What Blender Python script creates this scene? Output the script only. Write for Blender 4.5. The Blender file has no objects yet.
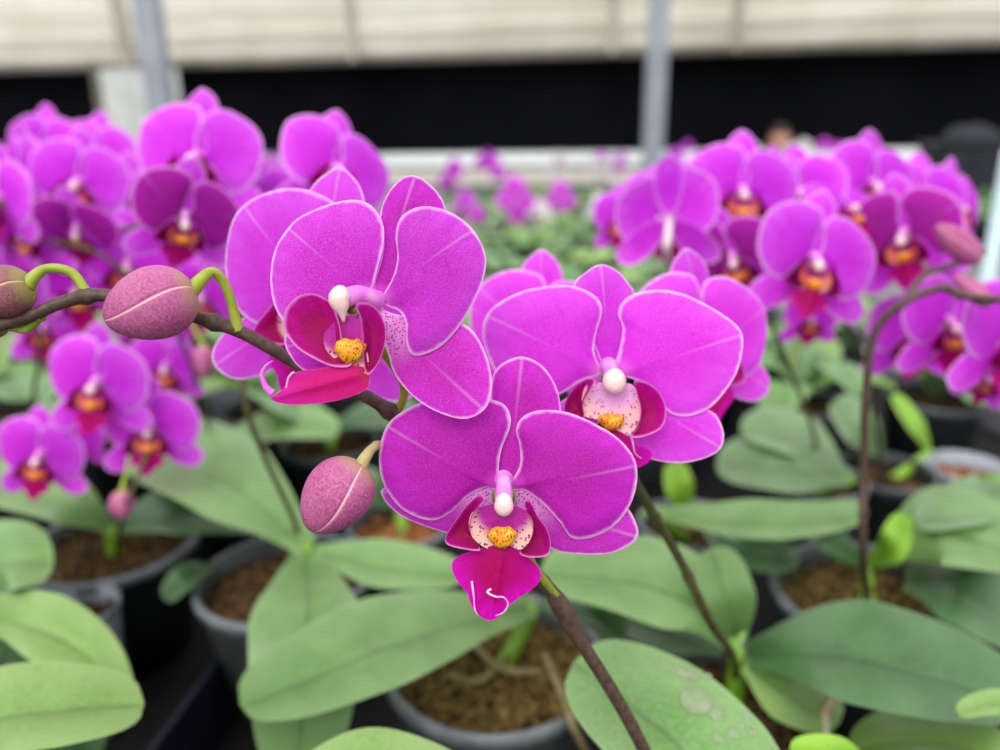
import bpy, math, random
from mathutils import Vector, Matrix, noise
from mathutils.bvhtree import BVHTree
random.seed(7)
S = bpy.context.scene
COL = S.collection
PI = math.pi
# ------------------------------------------------------------------ camera
F = 750.0
CZ = 1.5
PITCH = math.radians(17.4)
ROLL = math.radians(-0.75)
CAM = Vector((0, 0, CZ))
RC = (Matrix.Rotation(PI/2 - PITCH, 3, 'X') @ Matrix.Rotation(ROLL, 3, 'Z'))
cd = bpy.data.cameras.new('camera'); cam = bpy.data.objects.new('camera', cd); COL.objects.link(cam)
cam.matrix_world = Matrix.Translation(CAM) @ RC.to_4x4()
cd.sensor_width = 36; cd.lens = 27; cd.clip_start = 0.01; cd.clip_end = 100
cd.dof.use_dof = True; cd.dof.focus_distance = 0.167; cd.dof.aperture_fstop = 7.2
cd.dof.aperture_blades = 0
S.camera = cam

def U(px, py, d):
    return CAM + RC @ Vector(((px-500)/F*d, (375-py)/F*d, -d))
def ray(px, py):
    return RC @ Vector(((px-500)/F, (375-py)/F, -1))
def UZ(px, py, z):
    r = ray(px, py); return CAM + r*((z-CZ)/r.z)
def UY(px, py, y):
    r = ray(px, py); return CAM + r*(y/r.y)

# ------------------------------------------------------------------ materials
def lin(c):
    return tuple(((v/255)/12.92 if v/255 <= .04045 else ((v/255+.055)/1.055)**2.4) for v in c) + (1,)
def newmat(name):
    m = bpy.data.materials.new(name); m.use_nodes = True
    nt = m.node_tree; nt.nodes.clear()
    return m, nt
class NT:
    def __init__(s, nt): s.nt = nt
    def n(s, t, **k):
        nd = s.nt.nodes.new(t)
        for a, v in k.items():
            if a.startswith('i_'): nd.inputs[a[2:].replace('_', ' ')].default_value = v
            else: setattr(nd, a, v)
        return nd
    def l(s, a, b): s.nt.links.new(a, b)
    def math(s, op, a, b=None, clamp=False):
        nd = s.n('ShaderNodeMath', operation=op, use_clamp=clamp)
        for i, v in enumerate((a, b)):
            if v is None: continue
            if isinstance(v, (int, float)): nd.inputs[i].default_value = v
            else: s.l(v, nd.inputs[i])
        return nd.outputs[0]
    def mr(s, v, a, b, c=0, d=1, t='SMOOTHSTEP'):
        nd = s.n('ShaderNodeMapRange', interpolation_type=t)
        s.l(v, nd.inputs[0])
        for i, x in enumerate((a, b, c, d)): nd.inputs[i+1].default_value = x
        return nd.outputs[0]
    def mix(s, f, a, b, blend='MIX'):
        nd = s.n('ShaderNodeMix', data_type='RGBA', blend_type=blend)
        if isinstance(f, (int, float)): nd.inputs[0].default_value = f
        else: s.l(f, nd.inputs[0])
        for i, v in ((6, a), (7, b)):
            if isinstance(v, tuple): nd.inputs[i].default_value = v
            else: s.l(v, nd.inputs[i])
        return nd.outputs[2]
    def attr(s, name): return s.n('ShaderNodeAttribute', attribute_name=name).outputs['Fac']
    def noise(s, scale, detail=3, vec=None, rough=.55):
        nd = s.n('ShaderNodeTexNoise'); nd.inputs['Scale'].default_value = scale
        nd.inputs['Detail'].default_value = detail; nd.inputs['Roughness'].default_value = rough
        if vec is not None: s.l(vec, nd.inputs['Vector'])
        return nd.outputs['Fac']
    def out(s, sh):
        o = s.n('ShaderNodeOutputMaterial'); s.l(sh, o.inputs['Surface'])

def thin(g, col, transl, rough=.55, spec=.25, bump=None, tcol=None, emit=0):
    p = g.n('ShaderNodeBsdfPrincipled'); p.inputs['Roughness'].default_value = rough
    p.inputs['Specular IOR Level'].default_value = spec
    t = g.n('ShaderNodeBsdfTranslucent')
    for nd, c in ((p, col), (t, tcol or col)):
        k = 'Base Color' if nd is p else 'Color'
        if isinstance(c, tuple): nd.inputs[k].default_value = c
        else: g.l(c, nd.inputs[k])
    if bump is not None: g.l(bump, p.inputs['Normal'])
    mx = g.n('ShaderNodeMixShader'); mx.inputs[0].default_value = transl
    g.l(p.outputs[0], mx.inputs[1]); g.l(t.outputs[0], mx.inputs[2])
    return mx.outputs[0]

def petal_mat(name, deep, mid, rim, base, speck=.5, rimw=.93, dots=False, rib=.26):
    m, nt = newmat(name); g = NT(nt)
    e = g.attr('edge'); bd = g.attr('bd')
    tc = g.n('ShaderNodeTexCoord')
    sep = g.n('ShaderNodeSeparateXYZ'); g.l(tc.outputs['UV'], sep.inputs[0])
    # radiating veins
    cmb = g.n('ShaderNodeCombineXYZ')
    g.l(g.math('MULTIPLY', sep.outputs[0], 9.0), cmb.inputs[0]); g.l(g.math('MULTIPLY', sep.outputs[1], 1.3), cmb.inputs[1])
    vein = g.noise(3.0, 3, cmb.outputs[0], .6)
    c = g.mix(g.math('MULTIPLY', g.mr(e, .2, 1), g.mr(bd, .1, .85)), lin(deep), lin(mid))
    c = g.mix(g.math('MULTIPLY', g.mr(vein, .35, .65), .5), c, lin(deep))
    # velvety sparkle, painted into the colour as pale specks
    sp = g.noise(4200, 3, tc.outputs['Object'], .7)
    c = g.mix(g.math('MULTIPLY', g.mr(sp, .4, .75), speck), c, lin(rim))
    big = g.noise(70, 2, tc.outputs['Object'])
    c = g.mix(g.math('MULTIPLY', g.mr(big, .35, .75), .2), c, lin(mid))
    # light midrib toward the tip
    mr_ = g.mr(g.math('ABSOLUTE', sep.outputs[0]), .008, .0)
    c = g.mix(g.math('MULTIPLY', g.math('MULTIPLY', mr_, g.mr(bd, .3, 1)), rib), c, lin(rim))
    c = g.mix(g.math('MULTIPLY', g.mr(bd, .17, .02), .85), c, lin(base))
    if dots:
        v = g.n('ShaderNodeTexVoronoi'); v.inputs['Scale'].default_value = 1700; g.l(tc.outputs['Object'], v.inputs['Vector'])
        dt = g.mr(v.outputs['Distance'], .42, .3)
        c = g.mix(g.math('MULTIPLY', g.mr(bd, .46, .2), .5), c, lin(base))
        c = g.mix(g.math('MULTIPLY', dt, g.mr(bd, .45, .25)), c, lin(deep))
    rn = g.noise(420, 3, tc.outputs['Object'])
    ee = g.math('ADD', e, g.math('MULTIPLY', g.math('SUBTRACT', rn, .5), .07))
    c = g.mix(g.math('MULTIPLY', g.mr(ee, rimw, 1.0), .9), c, lin(rim))  # pale petal rim, with the glow of backlit edges painted into its colour
    oi = g.n('ShaderNodeObjectInfo')
    hs = g.n('ShaderNodeHueSaturation'); g.l(c, hs.inputs['Color'])
    g.l(g.mr(oi.outputs['Random'], 0, 1, .9, 1.08, 'LINEAR'), hs.inputs['Value'])
    g.l(g.mr(oi.outputs['Random'], 0, 1, .493, .505, 'LINEAR'), hs.inputs['Hue'])
    b = g.n('ShaderNodeBump'); b.inputs['Strength'].default_value = .35; b.inputs['Distance'].default_value = .0004
    g.l(g.math('ADD', g.math('MULTIPLY', vein, .7), g.math('MULTIPLY', sp, .5)), b.inputs['Height'])
    g.out(thin(g, hs.outputs[0], .42, .55, .14, b.outputs[0]))
    return m

M = {}
M['petal_deep'] = petal_mat('petal_deep', (182, 0, 166), (212, 30, 214), (253, 204, 250), (240, 90, 232), .15)
M['petal_mid'] = petal_mat('petal_mid', (200, 4, 194), (226, 66, 230), (254, 214, 252), (242, 120, 236), .24)
M['petal_bright'] = petal_mat('petal_bright', (218, 16, 220), (232, 80, 244), (255, 212, 254), (246, 130, 242), .22)
M['petal_far'] = petal_mat('petal_far', (208, 18, 222), (228, 88, 244), (250, 184, 252), (242, 130, 242), .18, .88)
M['petal_dark'] = petal_mat('petal_dark', (150, 0, 140), (186, 10, 180), (246, 170, 246), (190, 60, 170), .16, .9)
M['sepal_dots'] = petal_mat('sepal_dots', (186, 4, 172), (214, 40, 214), (253, 204, 250), (244, 190, 236), .2, dots=True)
M['petal_white'] = petal_mat('petal_white', (232, 226, 235), (245, 240, 245), (255, 255, 255), (250, 240, 250), .3)
M['lobe'] = petal_mat('lobe', (160, 0, 84), (204, 6, 164), (250, 160, 244), (156, 0, 60), .08, .9, rib=0)
M['lobe_far'] = petal_mat('lobe_far', (110, 0, 60), (160, 0, 110), (220, 60, 190), (130, 0, 60), .1, .93, rib=0)
M['lip'] = petal_mat('lip', (176, 0, 92), (226, 6, 204), (238, 50, 232), (150, 0, 50), .06, .985, rib=.1)
M['lip_coral'] = petal_mat('lip_coral', (216, 14, 110), (230, 24, 170), (246, 110, 225), (200, 60, 70), .16, .97)
M['lip_far'] = petal_mat('lip_far', (170, 0, 90), (204, 6, 150), (225, 60, 200), (200, 60, 40), .1, .97)

def spotted(name, base, spot, scale, lo, hi, base2=None, rough=.35):
    m, nt = newmat(name); g = NT(nt)
    tc = g.n('ShaderNodeTexCoord')
    mp = g.n('ShaderNodeMapping'); mp.inputs['Scale'].default_value = (1.3, .8, 1); g.l(tc.outputs['Object'], mp.inputs[0])
    v = g.n('ShaderNodeTexVoronoi'); v.inputs['Scale'].default_value = scale; g.l(mp.outputs[0], v.inputs['Vector'])
    c = lin(base)
    if base2: c = g.mix(g.mr(g.noise(350, 2, tc.outputs['Object']), .35, .65), c, lin(base2))
    c = g.mix(g.mr(v.outputs['Distance'], hi, lo), c, lin(spot))
    g.out(thin(g, c, .2, rough, .5)); return m
M['callus'] = spotted('callus', (232, 152, 10), (170, 20, 20), 1500, .28, .38, (246, 190, 50))
def throat_mat(name, near, far, spot, lo=.38, hi=.66):
    m, nt = newmat(name); g = NT(nt); bd = g.attr('bd'); tc = g.n('ShaderNodeTexCoord')
    c = g.mix(g.mr(bd, lo, hi), lin(near), lin(far))
    mp = g.n('ShaderNodeMapping'); mp.inputs['Scale'].default_value = (17, 5, 1); g.l(tc.outputs['UV'], mp.inputs[0])
    v = g.n('ShaderNodeTexVoronoi'); v.inputs['Scale'].default_value = 1.9; g.l(mp.outputs[0], v.inputs['Vector'])
    c = g.mix(g.math('MULTIPLY', g.mr(v.outputs['Distance'], .36, .22), g.mr(bd, .1, .5)), c, lin(spot))
    g.out(thin(g, c, .25, .3, .5)); return m
M['throat'] = throat_mat('throat', (186, 30, 160), (250, 205, 190), (130, 0, 60), .5, .8)
M['throat_pale'] = throat_mat('throat_pale', (232, 180, 226), (246, 196, 190), (176, 40, 110))
M['throat_far'] = throat_mat('throat_far', (170, 20, 130), (226, 110, 80), (150, 0, 60))
M['callus_far'] = spotted('callus_far', (240, 150, 40), (200, 60, 40), 500, .15, .3)

def plain(name, c, rough=.5, spec=.4, var=None, vs=60, transl=0, bump=0, bs=200, metal=0):
    m, nt = newmat(name); g = NT(nt)
    tc = g.n('ShaderNodeTexCoord')
    col = lin(c)
    if var: col = g.mix(g.mr(g.noise(vs, 4, tc.outputs['Object']), .3, .7), lin(c), lin(var))
    p = g.n('ShaderNodeBsdfPrincipled'); p.inputs['Roughness'].default_value = rough
    p.inputs['Specular IOR Level'].default_value = spec; p.inputs['Metallic'].default_value = metal
    if isinstance(col, tuple): p.inputs['Base Color'].default_value = col
    else: g.l(col, p.inputs['Base Color'])
    if bump:
        b = g.n('ShaderNodeBump'); b.inputs['Strength'].default_value = .7; b.inputs['Distance'].default_value = bump
        g.l(g.noise(bs, 4, tc.outputs['Object']), b.inputs['Height']); g.l(b.outputs[0], p.inputs['Normal'])
    sh = p.outputs[0]
    if transl:
        t = g.n('ShaderNodeBsdfTranslucent')
        if isinstance(col, tuple): t.inputs[0].default_value = col
        else: g.l(col, t.inputs[0])
        mx = g.n('ShaderNodeMixShader'); mx.inputs[0].default_value = transl
        g.l(sh, mx.inputs[1]); g.l(t.outputs[0], mx.inputs[2]); sh = mx.outputs[0]
    g.out(sh); return m
M['column'] = plain('column', (250, 222, 236), .35, .5, (240, 180, 225), 260, .3)
M['column_pink'] = plain('column_pink', (236, 130, 232), .4, .4, (244, 180, 240), 300, .3)
M['anther'] = plain('anther', (253, 238, 228), .3, .5, (246, 205, 205), 320, .25)
M['tendril'] = plain('tendril', (250, 215, 240), .4, .4, (232, 120, 215), 300, .2)
M['tendril_pink'] = plain('tendril_pink', (228, 60, 220), .4, .4, (240, 130, 225), 300, .2)
M['stem'] = plain('stem', (92, 72, 60), .5, .35, (66, 48, 44), 500, 0, .0002, 900)
M['stem_green'] = plain('stem_green', (84, 84, 46), .5, .35, (66, 56, 40), 300, 0, .0002, 900)
M['pedicel'] = plain('pedicel', (168, 180, 62), .42, .4, (138, 160, 44), 200, .15, .0001, 900)
M['pedicel_pale'] = plain('pedicel_pale', (196, 186, 120), .45, .35, (176, 150, 110), 220, .15)
M['pedicel_white'] = plain('pedicel_white', (238, 215, 225), .5, .3, (220, 190, 200), 200, .2)
M['bark'] = plain('bark', (112, 88, 58), .9, .1, (20, 14, 10), 230, 0, .003, 300)
M['moss'] = plain('moss', (138, 116, 66), .9, .1, (22, 18, 12), 240, 0, .003, 340)
M['bark_orange'] = plain('bark_orange', (176, 118, 70), .85, .15, (80, 48, 30), 110, 0, .003, 200)
M['pot'] = plain('pot', (92, 98, 96), .4, .4, (70, 75, 76), 30, .2)
M['pot_black'] = plain('pot_black', (34, 38, 40), .4, .4, (24, 27, 30), 30, .0)
M['rim'] = plain('rim', (138, 146, 150), .35, .5, (108, 116, 120), 60, .2)
M['rim_dark'] = plain('rim_dark', (88, 96, 98), .35, .5, (60, 66, 68), 60, .1)
M['pot_clear'] = plain('pot_clear', (190, 196, 206), .3, .5, (160, 165, 178), 50, .3)
M['tray'] = plain('tray', (22, 24, 40), .45, .3, (14, 14, 24), 20)
M['bench'] = plain('bench', (24, 25, 24), .8, .2, (12, 13, 12), 20)
M['metal'] = plain('metal', (150, 150, 155), .5, .4, (120, 120, 128), 3)
M['root'] = plain('root', (150, 130, 100), .7, .2, (110, 110, 60), 150)
M['drysheath'] = plain('drysheath', (226, 214, 196), .7, .2, (180, 140, 100), 150, .2)

def bud_mat(name, a, b, seamc, baseg):
    m, nt = newmat(name); g = NT(nt)
    tc = g.n('ShaderNodeTexCoord')
    s = g.attr('seam'); t = g.attr('along')
    v = g.noise(1800, 3, tc.outputs['Object'], .7)
    c = g.mix(g.mr(v, .35, .7), lin(a), lin(b))
    c = g.mix(g.math('MULTIPLY', g.mr(g.noise(120, 2, tc.outputs['Object']), .35, .7), .4), c, lin(b))
    c = g.mix(g.math('MULTIPLY', g.mr(t, .2, .02), .75), c, lin(baseg))
    c = g.mix(g.mr(s, .3, .85), c, lin(seamc))
    bp = g.n('ShaderNodeBump'); bp.inputs['Strength'].default_value = .5; bp.inputs['Distance'].default_value = .0003
    g.l(v, bp.inputs['Height'])
    g.out(thin(g, c, .15, .5, .3, bp.outputs[0])); return m
M['bud'] = bud_mat('bud', (164, 66, 122), (200, 116, 162), (236, 186, 196), (180, 150, 110))
M['bud_green'] = bud_mat('bud_green', (130, 70, 84), (160, 110, 110), (208, 196, 140), (160, 160, 80))

def leaf_mat(name, a, b, pale, rough=.33):
    m, nt = newmat(name); g = NT(nt)
    tc = g.n('ShaderNodeTexCoord')
    mid = g.attr('mid'); e = g.attr('edge')
    n1 = g.noise(45, 3, tc.outputs['Object']); n2 = g.noise(700, 2, tc.outputs['Object'])
    c = g.mix(g.mr(n1, .3, .7), lin(a), lin(b))
    c = g.mix(g.math('MULTIPLY', g.mr(n2, .35, .7), .25), c, lin(pale))
    c = g.mix(g.math('MULTIPLY', g.mr(mid, .5, 1), .5), c, lin(tuple(int(x*.6) for x in a)))
    c = g.mix(g.math('MULTIPLY', g.mr(e, .93, 1), .5), c, lin(pale))
    ac = g.attr('across'); 
    c = g.mix(g.math('MULTIPLY', g.mr(g.math('ABSOLUTE', ac), .1, .95), .22), c, lin(pale))
    oi = g.n('ShaderNodeObjectInfo'); hs = g.n('ShaderNodeHueSaturation'); g.l(c, hs.inputs['Color'])
    g.l(g.mr(oi.outputs['Random'], 0, 1, .82, 1.12, 'LINEAR'), hs.inputs['Value'])
    b_ = g.n('ShaderNodeBump'); b_.inputs['Strength'].default_value = .3; b_.inputs['Distance'].default_value = .0008
    g.l(n1, b_.inputs['Height'])
    g.out(thin(g, hs.outputs[0], .18, rough, .5, b_.outputs[0])); return m
M['leaf'] = leaf_mat('leaf', (88, 130, 62), (110, 150, 78), (150, 184, 126))
M['leaf_dark'] = leaf_mat('leaf_dark', (56, 94, 50), (74, 114, 66), (110, 146, 100))
M['leaf_light'] = leaf_mat('leaf_light', (112, 152, 66), (128, 166, 84), (168, 198, 130))
M['leaf_lime'] = leaf_mat('leaf_lime', (112, 168, 20), (136, 188, 44), (170, 210, 90))
M['leaf_far'] = leaf_mat('leaf_far', (82, 120, 66), (108, 146, 90), (156, 186, 142), .42)

# ------------------------------------------------------------------ mesh helpers
def mesh(name, V, Fc, mats, attrs=None, uv=None, midx=None, smooth=True):
    me = bpy.data.meshes.new(name); me.from_pydata([tuple(v) for v in V], [], Fc)
    for m in (mats if isinstance(mats, (list, tuple)) else [mats]): me.materials.append(M[m] if isinstance(m, str) else m)
    for k, vals in (attrs or {}).items():
        a = me.attributes.new(k, 'FLOAT', 'POINT'); a.data.foreach_set('value', vals)
    if uv:
        ul = me.uv_layers.new(name='UVMap')
        for lp in me.loops: ul.data[lp.index].uv = uv[lp.vertex_index]
    if midx: me.polygons.foreach_set('material_index', midx)
    if smooth: me.polygons.foreach_set('use_smooth', [True]*len(me.polygons))
    me.update(); return me
def obj(name, me, parent=None, loc=(0, 0, 0)):
    o = bpy.data.objects.new(name, me); COL.objects.link(o); o.parent = parent; o.location = loc; return o
def empty(name, loc=(0, 0, 0)):
    o = bpy.data.objects.new(name, None); COL.objects.link(o); o.location = loc; o.empty_display_size = .02; return o
def tag(o, label=None, cat=None, group=None, kind=None):
    for k, v in (('label', label), ('category', cat), ('group', group), ('kind', kind)):
        if v: o[k] = v
    return o
def catmull(P, n, closed=False):
    out = []; N = len(P); segs = N if closed else N-1
    P = [Vector(p) for p in P]
    for k in range(n + (0 if closed else 1)):
        t = k/n*segs; i = min(int(t), segs-1); f = t-i
        g = (lambda j: P[j % N]) if closed else (lambda j: P[max(0, min(N-1, j))])
        a, b, c, d = g(i-1), g(i), g(i+1), g(i+2)
        out.append(.5*((2*b)+(c-a)*f+(2*a-5*b+4*c-d)*f*f+(3*b-a-3*c+d)*f**3))
    return out
def tube_data(path, rad, n=10, cap=True):
    V, Fc = [], []; N = len(path); up = Vector((.13, .2, .97))
    for i, p in enumerate(path):
        t = (path[min(i+1, N-1)]-path[max(i-1, 0)]).normalized()
        if i == 0:
            s = t.cross(up);  s = s if s.length > .05 else t.cross(Vector((1, 0, 0)))
            s.normalize()
        else: s = (s-t*s.dot(t)).normalized()
        b = t.cross(s); r = rad(i/(N-1)) if callable(rad) else rad
        for k in range(n): V.append(p + (s*math.cos(2*PI*k/n)+b*math.sin(2*PI*k/n))*r)
    for i in range(N-1):
        for k in range(n): Fc.append((i*n+k, i*n+(k+1) % n, (i+1)*n+(k+1) % n, (i+1)*n+k))
    if cap: Fc.append(tuple(range(n-1, -1, -1))); Fc.append(tuple((N-1)*n+k for k in range(n)))
    return V, Fc
def tube(name, path, rad, mat, parent=None, n=10, org=Vector((0, 0, 0)), seg=None):
    P = catmull(path, seg or 8*len(path))
    P = [p-org for p in P]
    V, Fc = tube_data(P, rad, n); return obj(name, mesh(name, V, Fc, mat), parent)
def box_data(c, s, M3=None):
    V = [Vector((x*s[0]/2, y*s[1]/2, z*s[2]/2)) for x in (-1, 1) for y in (-1, 1) for z in (-1, 1)]
    if M3: V = [M3 @ v for v in V]
    return [v+Vector(c) for v in V], [(0, 1, 3, 2), (4, 6, 7, 5), (0, 4, 5, 1), (2, 3, 7, 6), (0, 2, 6, 4), (1, 5, 7, 3)]
def box(name, c, s, mat, parent=None, M3=None, bev=0):
    V, Fc = box_data(c, s, M3); o = obj(name, mesh(name, V, Fc, mat, smooth=False), parent)
    if bev:
        b = o.modifiers.new('b', 'BEVEL'); b.width = bev; b.segments = 2
    return o
def bar(name, a, b, w, h, mat, parent=None):
    """box from a to b, w across, h deep"""
    d = b-a; L = d.length; x = d.normalized(); z = Vector((0, 0, 1)) if abs(x.z) < .9 else Vector((0, 1, 0))
    y = z.cross(x).normalized(); z = x.cross(y)
    R = Matrix((x, y, z)).transposed()
    return box(name, (a+b)/2, (L, w, h), mat, parent, R, min(w, h)*.12)

def lathe_data(prof, n=40):
    V, Fc = [], []
    for r, z in prof:
        for k in range(n): V.append((r*math.cos(2*PI*k/n), r*math.sin(2*PI*k/n), z))
    for i in range(len(prof)-1):
        for k in range(n): Fc.append((i*n+k, i*n+(k+1) % n, (i+1)*n+(k+1) % n, (i+1)*n+k))
    return V, Fc

# petal-like sheet from a closed outline (flower units), radial rings
def sheet(outline, center, base, zf, NB=72, NR=13, k=1.0, mid=None):
    B = catmull([(x, y, 0) for x, y in outline], NB, True)
    c = Vector((center[0], center[1], 0)); bs = Vector((base[0], base[1], 0))
    far = max((b-bs).length for b in B); V, Fc, E, D, UVs = [], [], [], [], []
    fp = mid and Vector((mid[0], mid[1], 0)) or max(B, key=lambda b: (b-bs).length)
    a0 = math.atan2(fp.y-bs.y, fp.x-bs.x)
    def add(p, r):
        v = p-bs; D.append(v.length/far); E.append(r)
        a = (math.atan2(v.y, v.x)-a0+PI) % (2*PI)-PI if v.length > 1e-4 else 0
        UVs.append((a/PI, v.length/far)); V.append(Vector((p.x, p.y, zf(p.x, p.y, r)))*k)
    add(c, 0)
    for j in range(1, NR+1):
        r = (j/NR)**.85
        for b in B: add(c+(b-c)*r, r)
    for q in range(NB): Fc.append((0, 1+q, 1+(q+1) % NB))
    for j in range(NR-1):
        for q in range(NB):
            a = 1+j*NB; Fc.append((a+q, a+NB+q, a+NB+(q+1) % NB, a+(q+1) % NB))
    return V, Fc, {'edge': E, 'bd': D}, UVs
def sheet_mesh(name, outline, center, base, zf, mat, k, **kw):
    V, Fc, A, UVs = sheet(outline, center, base, zf, k=k, **kw)
    return mesh(name, V, Fc, mat, A, UVs)
def blob(name, pts, mat, k, n=16, seg=16):
    """lathe-like blob along a path with radii: pts = [(x,y,z,r)...]"""
    P = catmull([p[:3] for p in pts], seg); R = catmull([(p[3], 0, 0) for p in pts], seg)
    V, Fc = tube_data(P, lambda t: max(.02, R[round(t*seg)].x), n)
    return mesh(name, [v*k for v in V], Fc, mat)

def wob(x, y, s, a, seed=0): return noise.noise(Vector((x/s+seed, y/s-seed, seed*.7)))*a

# ------------------------------------------------------------------ flowers
def conv(L, cx, cy, s): return [((x-cx)/s, -(y-cy)/s) for x, y in L]
def shape_zf(base, c, z0, dome, slope=(0, 0), seed=0, curl=0, wa=1.2):
    R = max(20., (Vector(c)-Vector(base)).length)
    def f(x, y, r):
        d = math.hypot(x-base[0], y-base[1])/R
        z = z0 + dome*(1-r**2.2) - dome*.7*math.exp(-(d*2.4)**2) + slope[0]*(x-base[0]) + slope[1]*(y-base[1])
        z += wob(x, y, 26, wa*(.3+r), seed) - curl*max(0, r-.8)*5*(.6+.4*math.sin(seed+math.atan2(y-c[1], x-c[0])*3))
        return z
    return f

def flower_parts(spec, k, matset):
    """spec: dict of outlines in flower px units, origin at the column; returns list (name, mesh, label)"""
    P = []; s = spec
    def pet(nm, key, mat, z0, dome, slope, seed, curl=1.5, lab=None):
        o, c, b = s[key]; 
        P.append((nm, sheet_mesh(nm, o, c, b, shape_zf(b, c, z0, dome, slope, seed, curl), mat, k), lab))
    pet('sepal', 'dorsal', matset[1], -7, 5, (0, -.02), 1)
    pet('sepal', 'latL', matset[2], -8, 5, (0.0, .0), 2)
    pet('sepal', 'latR', matset[2], -8, 5, (0, 0), 3)
    pet('petal', 'petL', matset[0], 1, 11, (.02, 0), 4, 3.5)
    pet('petal', 'petR', matset[0], 1.5, 11, (-.02, 0), 5, 3.5)
    # lip side lobes: cupped, outer rim forward
    for key, sg in (('lobeL', -1), ('lobeR', 1)):
        o, c, b = s[key]; sz = max(math.hypot(x-c[0], y-c[1]) for x, y in o)
        def zf(x, y, r, c=c, sg=sg, sz=sz): return 11 + 15*r**2.5 + 6*sg*(x-c[0])/sz*(-s.get('lobetilt', 1))
        P.append(('lip_side_lobe', sheet_mesh('lip_side_lobe', o, c, b, zf, matset[5], k, NB=40, NR=8), None))
    o, c, b = s['wing']
    def zw(x, y, r): return 11 + 5*r + .02*(x-b[0])**2*.3
    P.append(('lip_throat', sheet_mesh('lip_throat', o, c, b, zw, matset[6], k, NB=40, NR=6), 'cream throat of the lip with dark red spots'))
    o, c, b = s['mid']; tip = s['tip']; bl = math.hypot(tip[0]-b[0], tip[1]-b[1]) or 1
    ux, uy = (tip[0]-b[0])/bl, (tip[1]-b[1])/bl
    def zm(x, y, r):
        t = ((x-b[0])*ux+(y-b[1])*uy)/bl; w = (-(x-b[0])*uy+(y-b[1])*ux)/bl
        return 17 + 14*t - 9*t*t - 60*w*w*(1-.4*t) * .5 + 3*math.exp(-(w/.05)**2)*(t > .1)
    P.append(('lip', sheet_mesh('lip', o, c, b, zm, matset[3], k, NB=56, NR=10), None))
    cx, cy, cw, ch = s['callus']
    V, Fc = [], []
    n, mrow = 22, 12
    for i in range(mrow+1):
        ph = PI*i/mrow
        for j in range(n):
            th = 2*PI*j/n; X = math.sin(ph)*math.cos(th); Y = math.cos(ph); Z = math.sin(ph)*math.sin(th)
            lump = 1 + .22*noise.noise(Vector((X*2.3+5, Y*2.3, Z*2.3)))
            V.append(Vector((cx + X*cw*lump*(1+.15*abs(X)), cy + Y*ch*lump - (1-abs(X))*ch*.1 + abs(X)*ch*.35, 21 + Z*cw*.6*lump - (4*math.exp(-(X/.18)**2)))) * k)
    for i in range(mrow):
        for j in range(n): Fc.append((i*n+j, i*n+(j+1) % n, (i+1)*n+(j+1) % n, (i+1)*n+j))
    P.append(('lip_callus', mesh('lip_callus', V, Fc, matset[4]), 'yellow lip callus with red spots'))
    P.append(('column', blob('column', s['column'], 'column_pink', k), None))
    P.append(('anther_cap', blob('anther_cap', s['cap'], 'anther', k), 'round creamy white anther cap'))
    for ti, tnd in enumerate(s.get('tendrils', [])):
        big = s.get('fat') if ti == 0 else None
        Pp = catmull(tnd, 24); V, Fc = tube_data(Pp, (lambda t: 3.6*(1-t)**1.3+.7) if big else (lambda t: 1.2-.6*t), 9)
        P.append(('lip_tendril', mesh('lip_tendril', [v*k for v in V], Fc, 'tendril_pink' if big else 'tendril'), 'thin whitish curled lip tendril'))
    return P

def osc(L, c, b, cx, cy, s): 
    o = conv(L, cx, cy, s); return o, conv([c], cx, cy, s)[0], conv([b], cx, cy, s)[0]
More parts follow.
